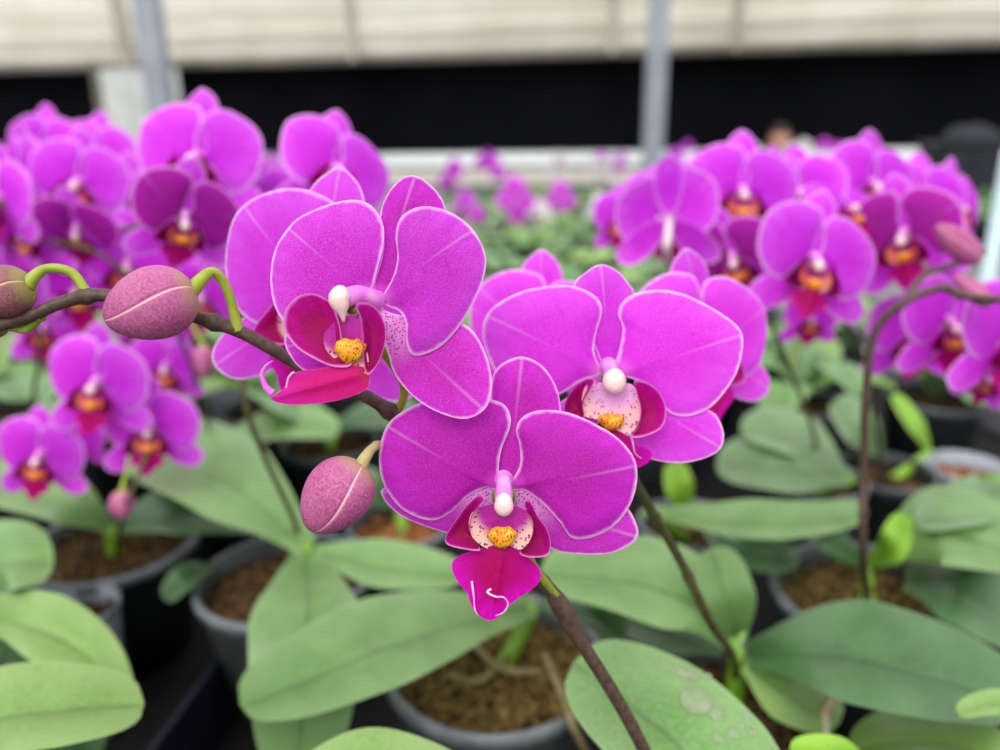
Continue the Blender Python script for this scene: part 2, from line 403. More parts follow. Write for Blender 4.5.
# --- front flower, measured in its own crop (2.68 px per px), column at (385,425)
q = lambda L, c, b: osc(L, c, b, 385, 425, 2.68)
A1 = dict(
 dorsal=q([(400, 425), (365, 400), (366, 330), (358, 230), (350, 150), (358, 90), (388, 58), (435, 44), (485, 65), (520, 110), (538, 165), (535, 230), (480, 300), (432, 390)], (440, 190), (395, 415)),
 petR=q([(402, 395), (428, 340), (428, 285), (418, 238), (440, 203), (490, 188), (560, 195), (640, 230), (700, 270), (738, 322), (743, 385), (722, 450), (680, 503), (620, 531), (568, 532), (538, 492), (490, 440), (440, 405)], (575, 350), (400, 395)),
 petL=q([(372, 398), (372, 335), (382, 285), (402, 235), (402, 200), (385, 172), (345, 158), (280, 148), (200, 156), (125, 185), (72, 228), (50, 300), (54, 370), (80, 420), (122, 462), (190, 485), (240, 465), (290, 420), (340, 398)], (215, 320), (370, 396)),
 latR=q([(385, 395), (470, 398), (560, 420), (700, 440), (746, 500), (742, 543), (680, 576), (600, 580), (520, 568), (450, 530), (385, 500)], (570, 490), (390, 420)),
 latL=q([(395, 395), (300, 408), (150, 385), (62, 398), (58, 428), (98, 470), (160, 500), (240, 524), (310, 535), (395, 510)], (240, 460), (385, 420)),
 lobeL=q([(322, 403), (336, 412), (312, 440), (300, 475), (302, 510), (325, 545), (285, 545), (240, 535), (233, 515), (255, 478), (290, 430)], (275, 500), (325, 540)),
 lobeR=q([(437, 420), (452, 418), (470, 455), (495, 490), (507, 530), (498, 562), (450, 565), (425, 552), (448, 530), (460, 495), (450, 460)], (475, 520), (430, 555)),
 wing=q([(300, 455), (296, 500), (315, 530), (350, 550), (420, 552), (448, 535), (462, 490), (450, 455), (425, 440), (385, 430), (340, 435)], (382, 490), (385, 440)),
 mid=q([(385, 535), (335, 546), (290, 560), (256, 578), (248, 602), (264, 636), (289, 662), (299, 692), (316, 717), (345, 731), (373, 722), (393, 700), (422, 676), (460, 655), (483, 628), (476, 600), (455, 578), (428, 556)], (368, 615), (385, 530)),
 tip=conv([(350, 728)], 385, 425, 2.68)[0], callus=(-2, -35, 12, 10.5),
 column=[(0, 18, -7, 10), (0, 18, -3, 9), (0, 18, 1, 7.5), (0, 15, 7, 7.5), (0, 5, 14, 9), (0, -4, 18, 8)],
 cap=[(0, 9, 20, 1), (0, 5, 22, 7), (0, -3, 23, 9.5), (0, -8, 22, 8), (0, -12, 19, 1.5)],
 tendrils=[[(-31, -76, 24), (-29, -90, 27), (-28, -102, 28), (-25, -108, 26)], [(-12, -82, 30), (-16, -85, 30), (-8, -89, 31), (0, -90, 30), (4, -97, 28), (0, -105, 27), (-8, -109, 26)]])
# --- left flower, crop scale 2.777, column (375,395)
q = lambda L, c, b: osc(L, c, b, 375, 395, 2.777)
A2 = dict(
 dorsal=q([(455, 385), (452, 340), (470, 280), (478, 220), (468, 145), (500, 70), (550, 35), (602, 55), (640, 98), (652, 140), (640, 210), (570, 310), (500, 380)], (555, 180), (460, 385)),
 petL=q([(440, 372), (462, 310), (480, 245), (483, 190), (465, 145), (430, 115), (380, 109), (310, 128), (240, 163), (195, 215), (170, 270), (164, 330), (172, 390), (195, 440), (230, 468), (300, 455), (360, 425), (415, 395)], (320, 290), (438, 375)),
 petR=q([(470, 385), (505, 325), (520, 270), (515, 210), (530, 160), (570, 133), (620, 130), (680, 150), (730, 190), (762, 250), (766, 300), (745, 370), (700, 450), (650, 510), (600, 538), (562, 541), (546, 510), (545, 460), (525, 420), (485, 402)], (635, 330), (470, 388)),
 latR=q([(450, 410), (510, 425), (580, 440), (650, 455), (706, 455), (745, 495), (773, 560), (783, 630), (765, 690), (710, 720), (640, 705), (570, 665), (512, 600), (488, 530), (465, 470)], (630, 580), (460, 420)),
 latL=q([(470, 400), (400, 425), (300, 435), (230, 455), (200, 500), (220, 550), (260, 587), (320, 587), (380, 572), (450, 560), (490, 480)], (330, 510), (450, 425)),
 lobeL=q([(352, 405), (330, 388), (300, 378), (262, 388), (232, 425), (230, 475), (260, 522), (310, 555), (360, 575), (405, 570), (385, 525), (372, 455)], (310, 470), (390, 560)),
 lobeR=q([(418, 405), (450, 404), (480, 425), (499, 470), (496, 520), (478, 568), (450, 597), (438, 560), (436, 500), (430, 440)], (465, 495), (445, 580)),
 wing=q([(350, 460), (328, 490), (335, 530), (365, 560), (400, 580), (440, 592), (450, 560), (440, 510), (432, 460), (410, 440), (375, 440)], (395, 515), (390, 450)),
 mid=q([(452, 596), (446, 632), (400, 656), (340, 671), (270, 677), (215, 674), (188, 660), (205, 648), (228, 628), (240, 602), (262, 588), (320, 579), (390, 570), (435, 575)], (340, 625), (450, 590)),
 tip=conv([(190, 655)], 375, 395, 2.777)[0], callus=(9, -50, 13, 12), lobetilt=-1, fat=True,
 column=[(30, 3, -8, 10), (28, 4, -3, 9), (23, 6, 2, 8.5), (14, 7, 9, 9), (4, 3, 15, 9.5)],
 cap=[(6, 11, 17, 1), (2, 8, 20, 8.5), (-1, 1, 23, 10.5), (1, -7, 23, 8), (2, -13, 22, 4), (3, -21, 20, 1.2)],
 tendrils=[[(-66, -91, 20), (-73, -84, 21), (-76, -72, 22), (-72, -64, 23), (-65, -59, 23)], [(-56, -90, 21), (-52, -84, 23), (-50, -76, 24), (-46, -71, 25), (-44, -70, 24)]])
# --- right flower, crop scale 3.126, column (440,440)
q = lambda L, c, b: osc(L, c, b, 440, 440, 3.126)
A3 = dict(
 dorsal=q([(430, 415), (398, 340), (352, 230), (328, 138), (362, 98), (412, 71), (462, 90), (500, 130), (520, 165), (510, 240), (480, 330), (450, 410)], (422, 190), (438, 412)),
 petL=q([(412, 415), (390, 350), (395, 290), (412, 230), (405, 190), (370, 160), (310, 140), (240, 143), (160, 160), (90, 195), (50, 235), (38, 290), (55, 360), (90, 430), (150, 480), (230, 495), (290, 478), (350, 440)], (240, 320), (420, 415)),
 petR=q([(458, 418), (470, 340), (478, 275), (463, 228), (480, 190), (520, 165), (590, 155), (660, 165), (730, 195), (800, 235), (845, 275), (856, 320), (842, 400), (810, 460), (760, 520), (700, 548), (650, 550), (612, 530), (590, 490), (550, 452), (500, 430)], (650, 350), (460, 418)),
 latR=q([(465, 450), (560, 480), (660, 520), (745, 530), (785, 560), (803, 620), (780, 667), (700, 696), (620, 698), (540, 675), (490, 620), (455, 530)], (640, 600), (460, 460)),
 latL=q([(425, 455), (330, 480), (250, 540), (240, 600), (300, 640), (380, 600), (430, 530)], (330, 550), (425, 460)),
 lobeL=q([(377, 434), (350, 434), (312, 466), (290, 508), (293, 545), (345, 555), (345, 505), (372, 455)], (322, 505), (350, 550)),
 lobeR=q([(498, 438), (540, 445), (580, 478), (598, 530), (582, 582), (530, 606), (490, 608), (512, 575), (518, 525), (505, 475)], (550, 530), (490, 600)),
 wing=q([(350, 460), (345, 540), (395, 560), (420, 595), (470, 610), (505, 588), (522, 530), (505, 460), (470, 445), (400, 445)], (440, 520), (440, 450)),
 mid=q([(440, 590), (410, 610), (400, 650), (430, 700), (480, 715), (520, 702), (548, 690), (563, 666), (540, 646), (500, 635), (480, 605)], (475, 660), (450, 590)),
 tip=conv([(470, 712)], 440, 440, 3.126)[0], callus=(-3, -40, 11, 8),
 column=[(-1, 14, -8, 10), (-1, 14, -3, 9), (-1, 12, 2, 7.5), (-1, 7, 10, 8), (0, 2, 16, 9)],
 cap=[(0, 11, 18, 1), (0, 7, 21, 9), (0, -1, 23, 11.5), (0, -7, 21, 9), (0, -11, 18, 1)],
 tendrils=[[(16, -52, 22), (18, -60, 23), (20, -70, 24), (26, -75, 24)]])
# --- generic whole flower for the others
q = lambda L, c, b: osc(L, c, b, 385, 425, 2.68)
G = dict(A1)
G['dorsal'] = q([(385, 400), (345, 340), (322, 240), (318, 150), (335, 95), (362, 60), (388, 42), (415, 60), (440, 95), (455, 150), (450, 240), (425, 340)], (387, 190), (386, 400))
G['latR'] = q([(395, 400), (470, 415), (570, 460), (660, 530), (690, 590), (660, 630), (590, 640), (500, 600), (430, 530), (395, 460)], (540, 530), (395, 410))
G['latL'] = q([(375, 400), (300, 415), (200, 460), (110, 530), (80, 590), (110, 630), (180, 640), (270, 600), (340, 530), (375, 460)], (230, 530), (375, 410))

def scl(t, sx, sy, ox=0, oy=0):
    f = lambda p: (t[2][0]+(p[0]-t[2][0])*sx+ox, t[2][1]+(p[1]-t[2][1])*sy+oy)
    return [f(p) for p in t[0]], f(t[1]), f(t[2])
G['dorsal'] = scl(G['dorsal'], 1.25, .98)
G['petL'] = scl(G['petL'], .86, 1.14, 3, -4); G['petR'] = scl(G['petR'], .86, 1.14, -3, -4)
G['latL'] = scl(G['latL'], .98, 1.12); G['latR'] = scl(G['latR'], .98, 1.12)
G['mid'] = scl(G['mid'], .8, .78); G['tendrils'] = []
KU = .172/F
MS_FRONT = ('petal_deep', 'petal_deep', 'sepal_dots', 'lip', 'callus', 'lobe', 'throat')
MS_LEFT = ('petal_mid', 'petal_deep', 'sepal_dots', 'lip_coral', 'callus', 'lobe', 'throat')
MS_RIGHT = ('petal_bright', 'petal_bright', 'petal_bright', 'lip', 'callus', 'lobe', 'throat_pale')
MS_FAR = ('petal_far', 'petal_far', 'petal_far', 'lip_far', 'callus_far', 'lobe_far', 'throat_far')
GEN = flower_parts(G, KU, MS_FAR)
GEN_MID = flower_parts(G, KU, MS_RIGHT)
GEN_DARK = flower_parts(G, KU, ('petal_dark', 'petal_far', 'petal_far', 'lip_far', 'callus_far', 'lobe_far', 'throat_far'))
def joined(name, spec, ms, NB=26):
    V, Fc, mi, mats = [], [], [], []; E, D, UVs = [], [], []
    for key, m, z in (('dorsal', 1, -6), ('latL', 2, -6), ('latR', 2, -6), ('petL', 0, 2), ('petR', 0, 2), ('mid', 3, 16)):
        o, c, b = spec[key]; v, f, a, u = sheet(o, c, b, shape_zf(b, c, z, 6, (0, 0), z), NB=NB, NR=4, k=KU)
        off = len(V); V += v; Fc += [tuple(i+off for i in ff) for ff in f]; E += a['edge']; D += a['bd']; UVs += u
        if M[ms[m]] not in mats: mats.append(M[ms[m]])
        mi += [mats.index(M[ms[m]])]*len(f)
    return mesh(name, V, Fc, mats, {'edge': E, 'bd': D}, UVs, mi)
JOIN = joined('flower', G, MS_FAR); JOINW = joined('flower', G, ('petal_white',)*3+('lip_far', 'callus_far'))

def frame(yaw=0, pitch=0, roll=0):
    r = math.radians
    return RC @ Matrix.Rotation(r(yaw), 3, 'Y') @ Matrix.Rotation(r(pitch), 3, 'X') @ Matrix.Rotation(r(roll), 3, 'Z')
def put_flower(root, parts, pos, R, sc=1.0, attach=None, pedmat='pedicel', pr=.0011, via=None, flabel=None, single=None):
    """flower part (its own mesh = pedicel + receptacle), sub-parts below"""
    org = root.location
    Mx = Matrix.Translation(pos-org) @ R.to_4x4() @ Matrix.Scale(sc, 4)
    W = Matrix.Translation(pos) @ R.to_4x4() @ Matrix.Scale(sc, 4); Wi = W.inverted()
    back = Vector((0, 0, -1))
    p0 = Vector((0, 2*KU, 0)); p1 = p0 + back*9*KU
    path = [p0, p1, p0+back*26*KU + Vector((0, -6*KU, 0))]
    if via: path += [Wi @ v for v in via]
    if attach is not None: path.append(Wi @ attach)
    else: path += [p0+back*45*KU+Vector((0, -30*KU, 0)), p0+back*50*KU+Vector((0, -70*KU, 0))]
    P = catmull(path, 6*len(path))
    V, Fc = tube_data(P, lambda t: pr/sc*(1+1.6*math.exp(-(t*14)**2)), 8)
    if single:
        # small flower: one mesh
        o = obj('flower', single, root); o.matrix_local = Mx; return o
    fl = obj('flower', mesh('flower_pedicel', V, Fc, pedmat), root); fl.matrix_local = Mx
    if flabel: fl['label'] = flabel
    for nm, me, lab in parts:
        o = obj(nm, me, fl)
        if lab and 'tendril' not in nm: o['label'] = lab
    return fl

def bud(root, c, tip, W, mat='bud', roll=0, attach=None, via=None, pedmat='pedicel', pr=.0012):
    """c = base (pedicel end), tip = far end (world), W = max width"""
    ax = tip-c; L = ax.length; ax.normalize()
    view = (CAM-c).normalized(); s = ax.cross(view).normalized(); b = s.cross(ax)
    V, Fc, Sm, Al = [], [], [], []
    n, mr = 200, 60
    for i in range(mr+1):
        t = i/mr; base = math.sin(PI*t**.86)**.5 if 0 < t < 1 else 0.0
        r0 = W/2*base*(1-.12*(t-.4)) 
        for j in range(n):
            a = 2*PI*j/n; ss = 0
            for sa in (PI/2-.25+roll, PI/2-.25+roll+2.1, PI/2-.25+roll-2.1):
                da = (a - sa - .9*(t-.5)*.55 + PI) % (2*PI)-PI
                ss = max(ss, math.exp(-(da/.05)**2))
            r = r0*(1 - .05*math.exp(-((ss-1)/.7)**2)*(ss > .05)) 
            r *= 1+.03*math.cos(3*(a-PI/2+.25)+PI)
            V.append(c-root.location + ax*(L*t) + (s*math.cos(a)+b*math.sin(a))*r); Sm.append(ss); Al.append(t)
    for i in range(mr):
        for j in range(n): Fc.append((i*n+j, i*n+(j+1) % n, (i+1)*n+(j+1) % n, (i+1)*n+j))
    o = obj('bud', mesh('bud', V, Fc, mat, {'seam': Sm, 'along': Al}), root)
    if attach is not None:
        path = [c+ax*L*.08] + (via or []) + [attach]
        P = [p-root.location for p in catmull(path, 10*len(path))]
        V, Fc = tube_data(P, lambda t: pr*(1.5-.6*min(1, t*3)+.5*max(0, t-.85)*6), 10)
        obj('pedicel', mesh('pedicel', V, Fc, pedmat), o)
    return o

# ------------------------------------------------------------------ leaves
def prof(t):
    a = .28+.72*(lambda u: u*u*(3-2*u))(min(1, t/.5))
    b = 1 if t < .45 else max(0, 1-((t-.45)/.55)**2.5)**.5
    return a*b
def leaf_mesh(midpts, hw, mat, org=Vector((0, 0, 0)), cup=.10, nu=34, nv=14, proj=True, skew=0):
    """midpts: (px,py,dz above rim) when proj; hw px. else world points, hw metres."""
    V, Fc, Mi, Ed, Ac = [], [], [], [], []
    C = catmull([(p[0], p[1], p[2]) for p in midpts], nu)
    for i, p in enumerate(C):
        t = i/nu; tg = (C[min(i+1, nu)]-C[max(i-1, 0)])
        w = hw*prof(t)
        if proj:
            tn = Vector((tg.x, tg.y)).normalized(); nrm = Vector((-tn.y, tn.x))
        else:
            nrm = tg.cross(Vector((0, 0, 1))).normalized()
        for j in range(nv+1):
            u = j/nv*2-1
            if proj:
                q_ = UZ(p.x+nrm.x*w*u, p.y+nrm.y*w*u, ZR+p.z); c0 = UZ(p.x, p.y, ZR+p.z); ww = (q_-c0).length
            else:
                q_ = p + nrm*w*u; ww = w*abs(u)
            lift = ww*cup*3*(abs(u)**1.2) - ww*cup*2.2*u*u
            fold = -.0016*math.exp(-(u/.09)**2)
            V.append(q_ + Vector((0, 0, lift+fold + .0012*noise.noise(q_*40))) - org); Ac.append(u); Mi.append(math.exp(-(u/.07)**2)); Ed.append(max(abs(u), max(0, (t-.9)*10)))
    for i in range(nu):
        for j in range(nv):
            a = i*(nv+1)+j; Fc.append((a, a+1, a+nv+2, a+nv+1))
    return mesh('leaf', V, Fc, mat, {'mid': Mi, 'edge': Ed, 'across': Ac})

# ------------------------------------------------------------------ pots
ZR = 1.25; ZB = 1.165
def pot_parts(root, r, h=None, wall='pot', rim='rim', fill='bark', seed=0, meshes=None):
    h = h or ZR-ZB
    if meshes:
        for nm, me in meshes: obj(nm, me, root)
        return
    rb = r*.74
    V, Fc = lathe_data([(0.001, .0015), (rb*.9, .0015), (rb, .003), (rb+(r-rb)*.86, h*.86), (r*.99, h*.9), (r*.985, h*.985), (r*.95, h*.985), (r*.93, h*.86), (rb*.95, .006), (.001, .006)], 48)
    a = obj('pot', mesh('pot', V, Fc, wall), root)
    V, Fc = lathe_data([(r*.955, h*.975), (r*.96, h), (r*1.0, h+.0008), (r*1.035, h*.995), (r*1.035, h*.93), (r*.995, h*.92)], 48)
    b = obj('pot_rim', mesh('pot_rim', V, Fc, rim), root)
    V, Fc = [], []; NR = 26; N = 72
    if seed > 29: NR, N = 8, 24
    V.append(Vector((0, 0, h*.86)))
    for i in range(1, NR+1):
        for j in range(N):
            rr = r*.935*i/NR; an = 2*PI*j/N; x, y = rr*math.cos(an), rr*math.sin(an)
            nz = noise.noise(Vector((x*140+seed, y*140, seed)))*.006+noise.noise(Vector((x*420, y*420+seed, 3)))*.005
            V.append(Vector((x, y, h*.84+nz+.004*(1-(i/NR)**2))))
    for j in range(N): Fc.append((0, 1+j, 1+(j+1) % N))
    for i in range(NR-1):
        for j in range(N):
            q0 = 1+i*N; Fc.append((q0+j, q0+N+j, q0+N+(j+1) % N, q0+(j+1) % N))
    c = obj('potting_bark', mesh('potting_bark', V, Fc, fill, smooth=False), root)
    return [('pot', a.data), ('pot_rim', b.data), ('potting_bark', c.data)]

def plant(px, py, rpx, label, leaves=(), wall='pot', rim='rim', fill='bark', seed=0, zr=None, group=None, r=None):
    c = UZ(px, py, ZR); d = (RC.transposed() @ (c-CAM)).z*-1
    r = r or rpx*d/F
    root = empty('potted_orchid', (c.x, c.y, ZB)); tag(root, label, 'orchid', group)
    pot_parts(root, r, None, wall, rim, fill, seed)
    for mp, hw, mt in leaves: obj('leaf', leaf_mesh(mp, hw, mt, root.location), root)
    # crown sheath
    if leaves:
        l0 = leaves[0][0][0]; cc = UZ(l0[0], l0[1], ZR+l0[2])
        V, Fc = tube_data([Vector((c.x, c.y, ZR-.016)).lerp(cc, t)-root.location for t in (0, .25, .5, .75, 1)], lambda t: .0055-.002*t, 10)
        obj('crown', mesh('crown', V, Fc, 'leaf_lime'), root)
    return root

def stem(root, pts, r0=.0019, r1=.0013, mat='stem', nodes=()):
    path = catmull(pts, 10*len(pts))
    path = [p-root.location for p in path]
    V, Fc = tube_data(path, lambda t: (r0+(r1-r0)*t)*(1+sum(.45*math.exp(-((t-n)/.008)**2) for n in nodes)), 12)
    return obj('flower_stem', mesh('flower_stem', V, Fc, mat), root)

# ============================================================ PLANT A (near, main spike)
A = plant(745, 985, 130, 'orchid with the front magenta blooms, plump pink buds and wet leaf at lower centre', [
    ([(850, 940, .02), (750, 818, .06), (670, 734, .075), (574, 662, .070)], 68, 'leaf'),
    ], r=.045, seed=1)
wet_leaf = [o for o in A.children if o.name.startswith('leaf')][0]
pa = [U(-40, 335, .170), U(25, 318, .170), U(60, 303, .171), U(100, 295, .172), U(150, 305, .173), U(200, 318, .174), U(245, 334, .176), U(300, 365, .181), U(345, 386, .184), U(385, 408, .186), U(420, 440, .190), U(460, 490, .193), U(505, 545, .193), U(548, 587, .194), U(585, 648, .198), U(615, 696, .203), U(645, 752, .208), U(690, 850, .216), Vector((A.location.x-.004, A.location.y, ZR+.03)), Vector((A.location.x, A.location.y, ZR-.014))]
stem(A, pa[::-1], .0019, .00145, 'stem', (.285, .30, .52, .62, .72, .8, .86))
camR = frame()
f1 = put_flower(A, flower_parts(A1, .172/F, MS_FRONT), U(503.7, 498.5, .172), camR, 1, attach=U(560, 600, .194), via=[U(530, 560, .19)], flabel='front magenta orchid bloom, lip hanging straight down with two white curls')
f2 = put_flower(A, flower_parts(A2, .163/F, MS_LEFT), U(345, 302.2, .163), camR, 1, attach=U(398, 412, .187), via=[U(402, 380, .184)], flabel='bloom turned to one side with a large dark crimson side lobe')
f4 = put_flower(A, GEN_MID, U(320, 303, .204), frame(-4, 4, -8), 1.16, attach=U(335, 383, .1845), via=[U(320, 350, .225)])
bud(A, U(196, 291, .168), U(104, 320, .163), .0162, roll=0.1, attach=U(238, 331, .1755), via=[U(212, 272, .170), U(228, 292, .173)], pr=.00125)
bud(A, U(31, 284, .169), U(-22, 301, .169), .0118, 'bud_green', roll=0, attach=U(88, 296, .1715), via=[U(45, 269, .170), U(72, 273, .171)], pr=.0012)
bud(A, U(8, 322, .172), U(-35, 330, .172), .0068, 'bud_green', attach=U(40, 316, .171), via=[U(25, 329, .172)], pr=.0012)
bud(A, U(363, 464, .168), U(309, 530, .166), .0152, roll=.55, attach=U(452, 478, .192), via=[U(372, 449, .170), U(388, 448, .178)], pedmat='pedicel_pale', pr=.0012)

# water drops on the wet leaf
bv = BVHTree.FromPolygons([wet_leaf.matrix_parent_inverse @ v.co + A.location for v in wet_leaf.data.vertices], [tuple(p.vertices) for p in wet_leaf.data.polygons])
m, nt = newmat('water'); g = NT(nt); p = g.n('ShaderNodeBsdfPrincipled')
p.inputs['Base Color'].default_value = lin((214, 232, 190)); p.inputs['Transmission Weight'].default_value = .8; p.inputs['Roughness'].default_value = .12; p.inputs['IOR'].default_value = 1.33
g.out(p.outputs[0]); M['water'] = m
for i, (dx, dy, rp) in enumerate([(697, 700, 15), (717, 713, 8), (741, 702, 7), (733, 733, 6), (718, 738, 5), (746, 716, 5), (688, 674, 10), (672, 668, 5), (655, 660, 4), (742, 725, 3), (752, 732, 4), (708, 676, 4)]):
    r_ = ray(dx, dy).normalized(); hit = bv.ray_cast(CAM, r_)
    if hit[0] is None: continue
    nn = hit[1] if hit[1].z > 0 else -hit[1]; d = (hit[0]-CAM).length; R = rp*d/F
    V, Fc = [], []
    for a in range(9):
        ph = PI/2*a/8
        for k in range(20):
            th = 2*PI*k/20; wv = 1+.06*math.sin(2*th+i)
            V.append(Vector((math.sin(ph)*math.cos(th)*R*wv, math.sin(ph)*math.sin(th)*R, math.cos(ph)*R*.2)))
    for a in range(8):
        for k in range(20): Fc.append((a*20+k, (a+1)*20+k, (a+1)*20+(k+1) % 20, a*20+(k+1) % 20))
    Fc.append(tuple(160+k for k in range(19, -1, -1)))
    o = obj('water_drop', mesh('water_drop', V, Fc, 'water'), None, hit[0]+nn*.00005)
    o.rotation_mode = 'QUATERNION'; o.rotation_quaternion = nn.to_track_quat('Z', 'Y')
    lab = 'largest water drop on the broad wet leaf' if i == 0 else 'second largest, faint water drop, farther up the wet leaf' if i == 6 else 'small water drop on the broad wet leaf beside the largest drop'
    tag(o, lab, 'water drop', 'small drops on the wet leaf' if i not in (0, 6) else None)

# ============================================================ PLANT B (right spike)
B = plant(735, 692, 84, 'orchid whose stem rises behind the front bloom, long dark green leaf reaching right', [
    ([(738, 648, .02), (700, 606, .045), (630, 580, .052), (540, 572, .045)], 42, 'leaf'),
    ([(748, 656, .02), (820, 652, .045), (915, 672, .048), (1030, 706, .03)], 52, 'leaf_dark'),
    ([(740, 645, .02), (728, 600, .05), (712, 548, .065)], 28, 'leaf'),
    ([(722, 652, .01), (665, 632, .02), (606, 612, .02)], 22, 'leaf_dark'),
    ([(745, 665, .02), (790, 695, .02), (840, 722, .0)], 30, 'leaf_light'),
    ([(736, 655, .02), (738, 625, .03), (742, 605, .035)], 10, 'leaf_lime')], seed=2)
pb = [Vector((B.location.x, B.location.y, ZR-.014)), UZ(735, 662, ZR+.02), U(712, 625, .270), U(680, 560, .250), U(648, 505, .232), U(632, 470, .222), U(640, 430, .222), U(660, 395, .228), U(690, 370, .240)]
stem(B, pb, .0017, .0013, 'stem_green', (.34, .47))
f3 = put_flower(B, flower_parts(A3, .190/F, MS_RIGHT), U(610.8, 380.8, .190), camR, 1, attach=U(632, 460, .222), via=[U(622, 420, .21)], flabel='bright violet pink bloom facing forward, partly behind the front bloom')
put_flower(B, GEN_MID, U(703, 350, .250), frame(20, 4, 12), 1.06, attach=U(655, 400, .226), via=[U(680, 390, .245)])
put_flower(B, GEN_MID, U(541, 346, .258), frame(-8, 10, 0), 1.02, attach=U(636, 435, .222), via=[U(600, 390, .25)])
tube('dried_sheath', [UZ(822, 742, ZR+.0), UZ(824, 716, ZR+.006), UZ(834, 700, ZR+.012), UZ(848, 686, ZR+.02)], lambda t: .0028*(1-t)+.0006, 'drysheath', B, org=B.location)

# ============================================================ other near plants
P1 = plant(495, 655, 108, 'orchid in the grey pot under the front bloom with brown moss', [
    ([(535, 606, .015), (460, 624, .04), (375, 650, .047), (300, 682, .043), (240, 704, .03)], 47, 'leaf'),
    ([(540, 604, .015), (590, 612, .03), (625, 640, .02)], 18, 'leaf_dark')], 'pot', 'rim', 'moss', 3)
for pts in ([(545, 655, 0), (560, 690, .004), (575, 730, .0), (590, 760, -.03)], [(470, 640, -.005), (500, 668, .002), (540, 672, -.004)], [(515, 650, -.005), (480, 680, .0), (450, 676, -.008)]):
    tube('aerial_root', [UZ(a, b, ZR+c) for a, b, c in pts], .0018, 'root', P1, org=P1.location)
E = plant(284, 574, 84, 'orchid with three broad leaves fanning from a pot left of the hanging bud', [
    ([(308, 548, .03), (255, 500, .055), (195, 468, .06), (122, 452, .045)], 46, 'leaf'),
    ([(306, 552, .03), (308, 600, .045), (304, 680, .03), (296, 790, -.01)], 58, 'leaf'),
    ([(314, 552, .03), (380, 566, .035), (465, 576, .03)], 24, 'leaf'),
    ([(215, 566, .0), (185, 578, .01), (165, 600, .0)], 13, 'leaf_dark')], 'pot', 'rim', 'bark', 4)
Fp = plant(112, 540, 80, 'orchid in a black pot beneath the small blooms at lower left', [
    ([(110, 528, .01), (60, 500, .04), (-30, 484, .04)], 27, 'leaf'),
    ([(118, 528, .01), (185, 512, .03), (285, 520, .02)], 26, 'leaf_dark')], 'pot_black', 'rim', 'bark', 5)
P4 = plant(74, 606, 41, 'small light grey empty-looking nursery pot at the left edge', [], 'pot_clear', 'rim', 'bark', 6)
P4.name = 'nursery_pot'; P4['category'] = 'pot'; P4['label'] = 'small light grey nursery pot of bark without any leaves'
Gp = plant(-60, 640, 85, 'orchid with yellowish green leaves poking in from the lower left edge', [
    ([(-40, 612, .02), (20, 622, .05), (80, 650, .05), (124, 706, .03)], 36, 'leaf_light'),
    ([(-40, 590, .02), (0, 562, .05), (54, 562, .05)], 36, 'leaf'),
    ([(-60, 650, .02), (10, 640, .03), (60, 700, .01), (90, 760, -.02)], 40, 'leaf_dark')], seed=7)
G2 = plant(-190, 860, 110, 'orchid whose single long leaf spreads across the bottom left corner', [
    ([(-140, 760, .04), (-30, 722, .07), (60, 708, .075), (144, 702, .07)], 44, 'leaf_light')], seed=8)
H = plant(330, 1040, 130, 'orchid mostly below the frame, only a leaf edge at bottom', [
    ([(180, 860, .05), (330, 775, .07), (420, 775, .075), (520, 830, .06)], 36, 'leaf_light')], r=.042, seed=9)
Cc = plant(872, 590, 94, 'orchid with the tall dark arching stem and mossy grey pot at right', [
    ([(866, 566, .0), (892, 548, .03), (905, 514, .045)], 17, 'leaf_lime'),
    ([(888, 556, .02), (940, 532, .05), (1030, 556, .045)], 40, 'leaf'),
    ([(905, 580, .01), (960, 590, .025), (1040, 640, .01)], 40, 'leaf_dark'),
    ([(866, 568, .0), (830, 540, .03), (800, 520, .03)], 15, 'leaf_dark')], 'pot', 'rim', 'moss', 10)
K = plant(1010, 830, 110, 'orchid with leaf tips only at the bottom right corner', [
    ([(1040, 800, .01), (980, 752, .02), (900, 742, .015), (850, 752, .0)], 34, 'leaf_light'),
    ([(1040, 720, .05), (1000, 704, .06), (956, 712, .06)], 14, 'leaf_light'),
    ([(880, 790, .03), (840, 752, .055), (790, 745, .06)], 13, 'leaf_lime')], seed=11)
I = plant(690, 522, 50, 'orchid with flat horizontal leaf just right of the front bloom', [
    ([(648, 512, .03), (720, 520, .05), (800, 522, .05), (868, 512, .04)], 20, 'leaf'),
    ([(688, 510, .02), (680, 490, .04), (674, 462, .055)], 15, 'leaf_lime'),
    ([(700, 512, .02), (740, 550, .02), (800, 560, .01)], 20, 'leaf_dark')], seed=12)
J = plant(820, 478, 44, 'orchid with broad pale leaves just left of the tall dark stem', [
    ([(850, 480, .03), (790, 468, .05), (716, 464, .04)], 30, 'leaf_far'),
    ([(840, 470, .03), (800, 440, .05), (740, 425, .05)], 22, 'leaf_far')], seed=13)
P7 = plant(886, 470, 46, 'orchid in a black pot behind the tall dark stem', [
    ([(930, 452, .0), (915, 425, .03), (893, 395, .05)], 9, 'leaf_lime'),
    ([(880, 455, .0), (860, 430, .03), (835, 400, .04)], 20, 'leaf_far')], 'pot_black', 'rim_dark', 'bark', 14)
P8 = plant(968, 466, 38, 'orchid in a whitish translucent pot filled with orange bark', [
    ([(1000, 480, .02), (985, 500, .05), (915, 520, .05)], 26, 'leaf_far')], 'pot_clear', 'pot_clear', 'bark_orange', 15)
P9 = plant(400, 520, 52, 'orchid in a light-rimmed pot behind the hanging bud', [
    ([(400, 505, .0), (370, 490, .03), (330, 470, .03)], 18, 'leaf_dark')], 'pot', 'rim', 'bark_orange', 16)
